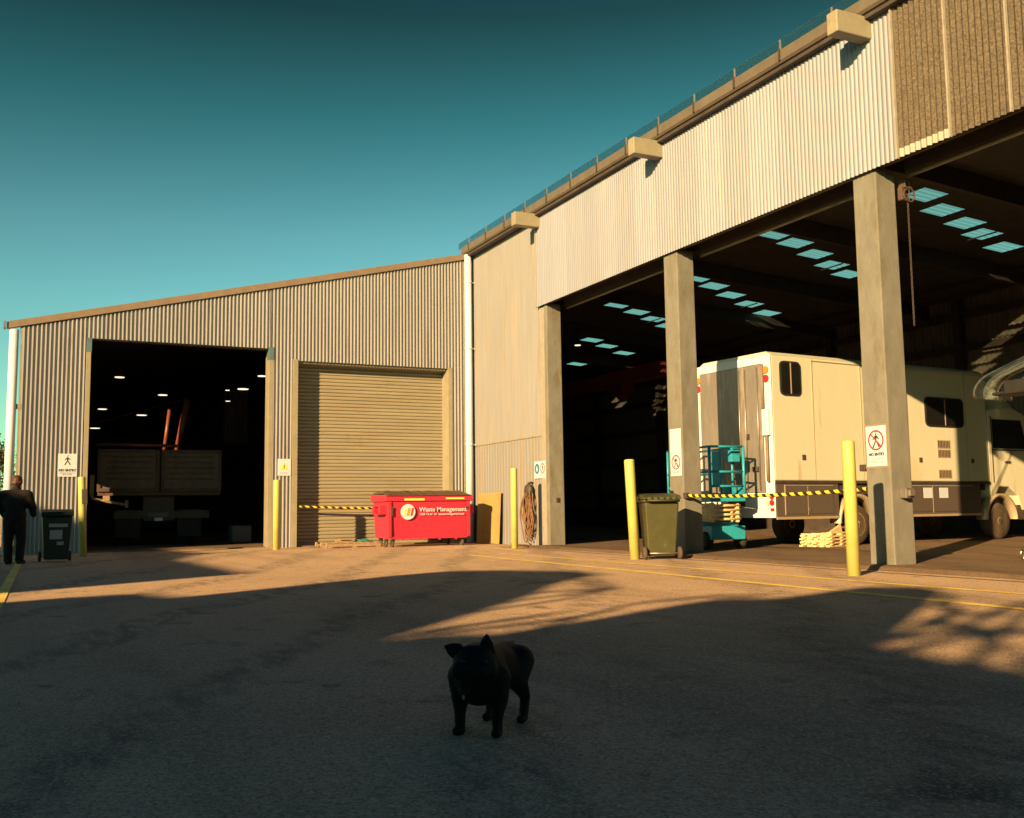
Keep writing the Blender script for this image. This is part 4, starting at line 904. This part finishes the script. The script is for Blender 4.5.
# =================================================================== TREE far left
def tree(name, label, loc, h, cr, seed, nleaf=5200, group=None):
    t = thing(name, label, 'tree', loc, 0, group); rnd = random.Random(seed)
    m = MB(); m.tube([(0, 0, -.1), (.05, .02, h * .25), (.0, .1, h * .5), (.1, .05, h * .85)], .2, 10, True, [.24, .18, .12, .04])
    tips = []
    for k in range(14):
        a = rnd.uniform(0, 6.28); z0 = rnd.uniform(.3, .7) * h; d = Vector((math.cos(a), math.sin(a), rnd.uniform(.2, .9))).normalized() * rnd.uniform(.5, 1) * cr
        p = Vector((0, 0, z0)); m.tube([p, p + d * .5 + Vector((0, 0, .1)), p + d], .05, 6, True, [.07, .045, .015]); tips.append(p + d)
    m.build('trunk', M_bark, t)
    q = MB(); cl = [(tp, rnd.uniform(.35, .6) * cr) for tp in tips] + [(Vector((rnd.uniform(-.4, .4) * cr, rnd.uniform(-.4, .4) * cr, h * rnd.uniform(.6, .95))), cr * .45) for _ in range(7)]
    for _ in range(nleaf):
        c, r = rnd.choice(cl); v = Vector((rnd.gauss(0, 1), rnd.gauss(0, 1), rnd.gauss(0, .8))); v = v.normalized() * r * rnd.uniform(.35, 1.05)
        p = c + v; a = Vector((rnd.gauss(0, 1), rnd.gauss(0, 1), rnd.gauss(0, 1))).normalized(); b = a.orthogonal().normalized(); s = rnd.uniform(.06, .13)
        q.add([p - a * s, p + b * s * .5, p + a * s, p - b * s * .5], [(0, 1, 2, 3)])
    q.build('crown', M_leaf, t)
    return t
tree('tree', 'dark leafy tree beyond the left end of the warehouse', (-15.6, 34, 0), 5.4, 2.3, 4)

# =================================================================== UNSEEN SHADOW CASTERS behind and left of the camera, shaped to shade the yard
UX, VX = Vector((math.cos(AZ), math.sin(AZ), 0)), Vector((-math.sin(AZ), math.cos(AZ), 0))
def uv(u, v, h): return UX * u + VX * v + Vector((0, 0, h))
def block(name, label, cat, poly, u0=-40, depth=5, m_=None):
    n = len(poly); m = MB()
    m.add([uv(u0, v, h) for v, h in poly] + [uv(u0 - depth, v, h) for v, h in poly], [tuple(range(n)), tuple(range(n, 2 * n))[::-1]] + [(i, n + i, n + (i + 1) % n, (i + 1) % n) for i in range(n)])
    o = fix_normals(m.build(name, m_ or M_brick, None)); return tag(o, label, cat)
block('shade_caster_shed', 'unseen shed left of the view, roof outline shaped to shade the yard', 'shed', [(-4.72, 0), (-4.72, 7.72), (-2.73, 8.08), (.3, 8.6), (2.5, 9.35), (6.0, 9.88), (6.8, 10.1), (14, 10.4), (14, 0)])
block('shade_caster_wall', 'unseen yard wall behind the view, top edge shaped to shade the yard', 'wall', [(-9.4, 0), (-9.4, 6.45), (-8.6, 6.5), (-8.1, 6.58), (-6.5, 6.68), (-6.05, 6.42), (-6.0, 6.2), (-4.71, 6.18), (-4.71, 0)], depth=.4)
block('shade_caster_workshop', 'unseen workshop behind the view, stepped roof shaped to shade the yard', 'workshop', [(-12.9, 0), (-12.3, 6.05), (-12.08, 6.07), (-11.65, 6.62), (-11.08, 7.28), (-10.56, 7.7), (-10.16, 8.3), (-9.62, 8.43), (-8.24, 8.37), (-7.59, 8.22), (-7.41, 7.88), (-7.66, 7.38), (-8.11, 7.0), (-8.36, 6.71), (-8.4, 0)])
block('shade_caster_warehouse', 'unseen warehouse behind the view, parapet shaped to shade the yard', 'warehouse', [(-42, 0), (-42, 8.0), (-23, 8.0), (-22.8, 7.0), (-17, 6.1), (-16.1, 6.25), (-15.58, 6.4), (-15.3, 7.88), (-15.0, 8.02), (-14.39, 7.98), (-14.1, 7.68), (-13.9, 7.42), (-13.3, 7.3), (-13.15, 7.1), (-13.05, 6.85), (-12.9, 6.5), (-12.75, 6.22), (-12.33, 6.15), (-12.2, 6.02), (-12.1, 0)])
def frame(label, segs, r=.045):  # added bars out of view that draw thin shadows across the yard
    m = MB()
    for s in segs:
        m.tube([uv(-40, v, h) for v, h in s], r, 8)
    return tag(m.build('shadow_tubes', M_dark, None), label, 'tubes')
frame('unseen shadow-casting ladder frame on the workshop roof behind the view', [[(-11.03, 7.3), (-11.64, 7.52)], [(-11.29, 6.84), (-11.64, 7.5)], [(-10.1, 8.25), (-10.5, 8.2)], [(-10.4, 8.0), (-11.06, 7.77), (-11.64, 7.52)], [(-11.64, 7.52), (-11.76, 7.05), (-11.6, 6.6)]])
frame('unseen bent bars behind the view, added for streaky yard shadows', [[(-12.1, 6.1), (-12.23, 6.47), (-12.42, 6.69)], [(-12.3, 6.2), (-12.66, 6.5), (-12.76, 6.74), (-12.65, 7.05), (-12.97, 7.25), (-13.05, 7.36), (-13.6, 7.45)], [(-12.94, 6.2), (-12.7, 6.7)], [(-12.15, 6.1), (-12.5, 6.35), (-12.75, 6.6)], [(-12.05, 6.2), (-12.35, 6.55)]], .05)
frame('unseen bars behind the view, added to cast branch shadows', [[(-15.5, 6.4), (-15.75, 7.0), (-15.39, 7.75)], [(-15.55, 6.85), (-15.8, 6.84), (-16.25, 6.74)], [(-16.23, 6.2), (-16.22, 6.75), (-16.4, 7.5)], [(-15.6, 7.0), (-15.85, 6.84)], [(-15.4, 7.4), (-15.9, 7.1), (-16.2, 7.15)], [(-15.6, 6.5), (-15.95, 6.75), (-16.05, 7.25), (-16.3, 7.6)], [(-15.7, 6.3), (-16.1, 6.7), (-16.5, 6.8)], [(-15.95, 6.75), (-16.3, 6.5)]], .06)  # stands in for branches crossing the sunlight
tree('tree', 'leafy tree rising over the unseen warehouse behind the view', tuple(uv(-38, -18.3, 0)), 8.2, 1.8, 9, 2600)
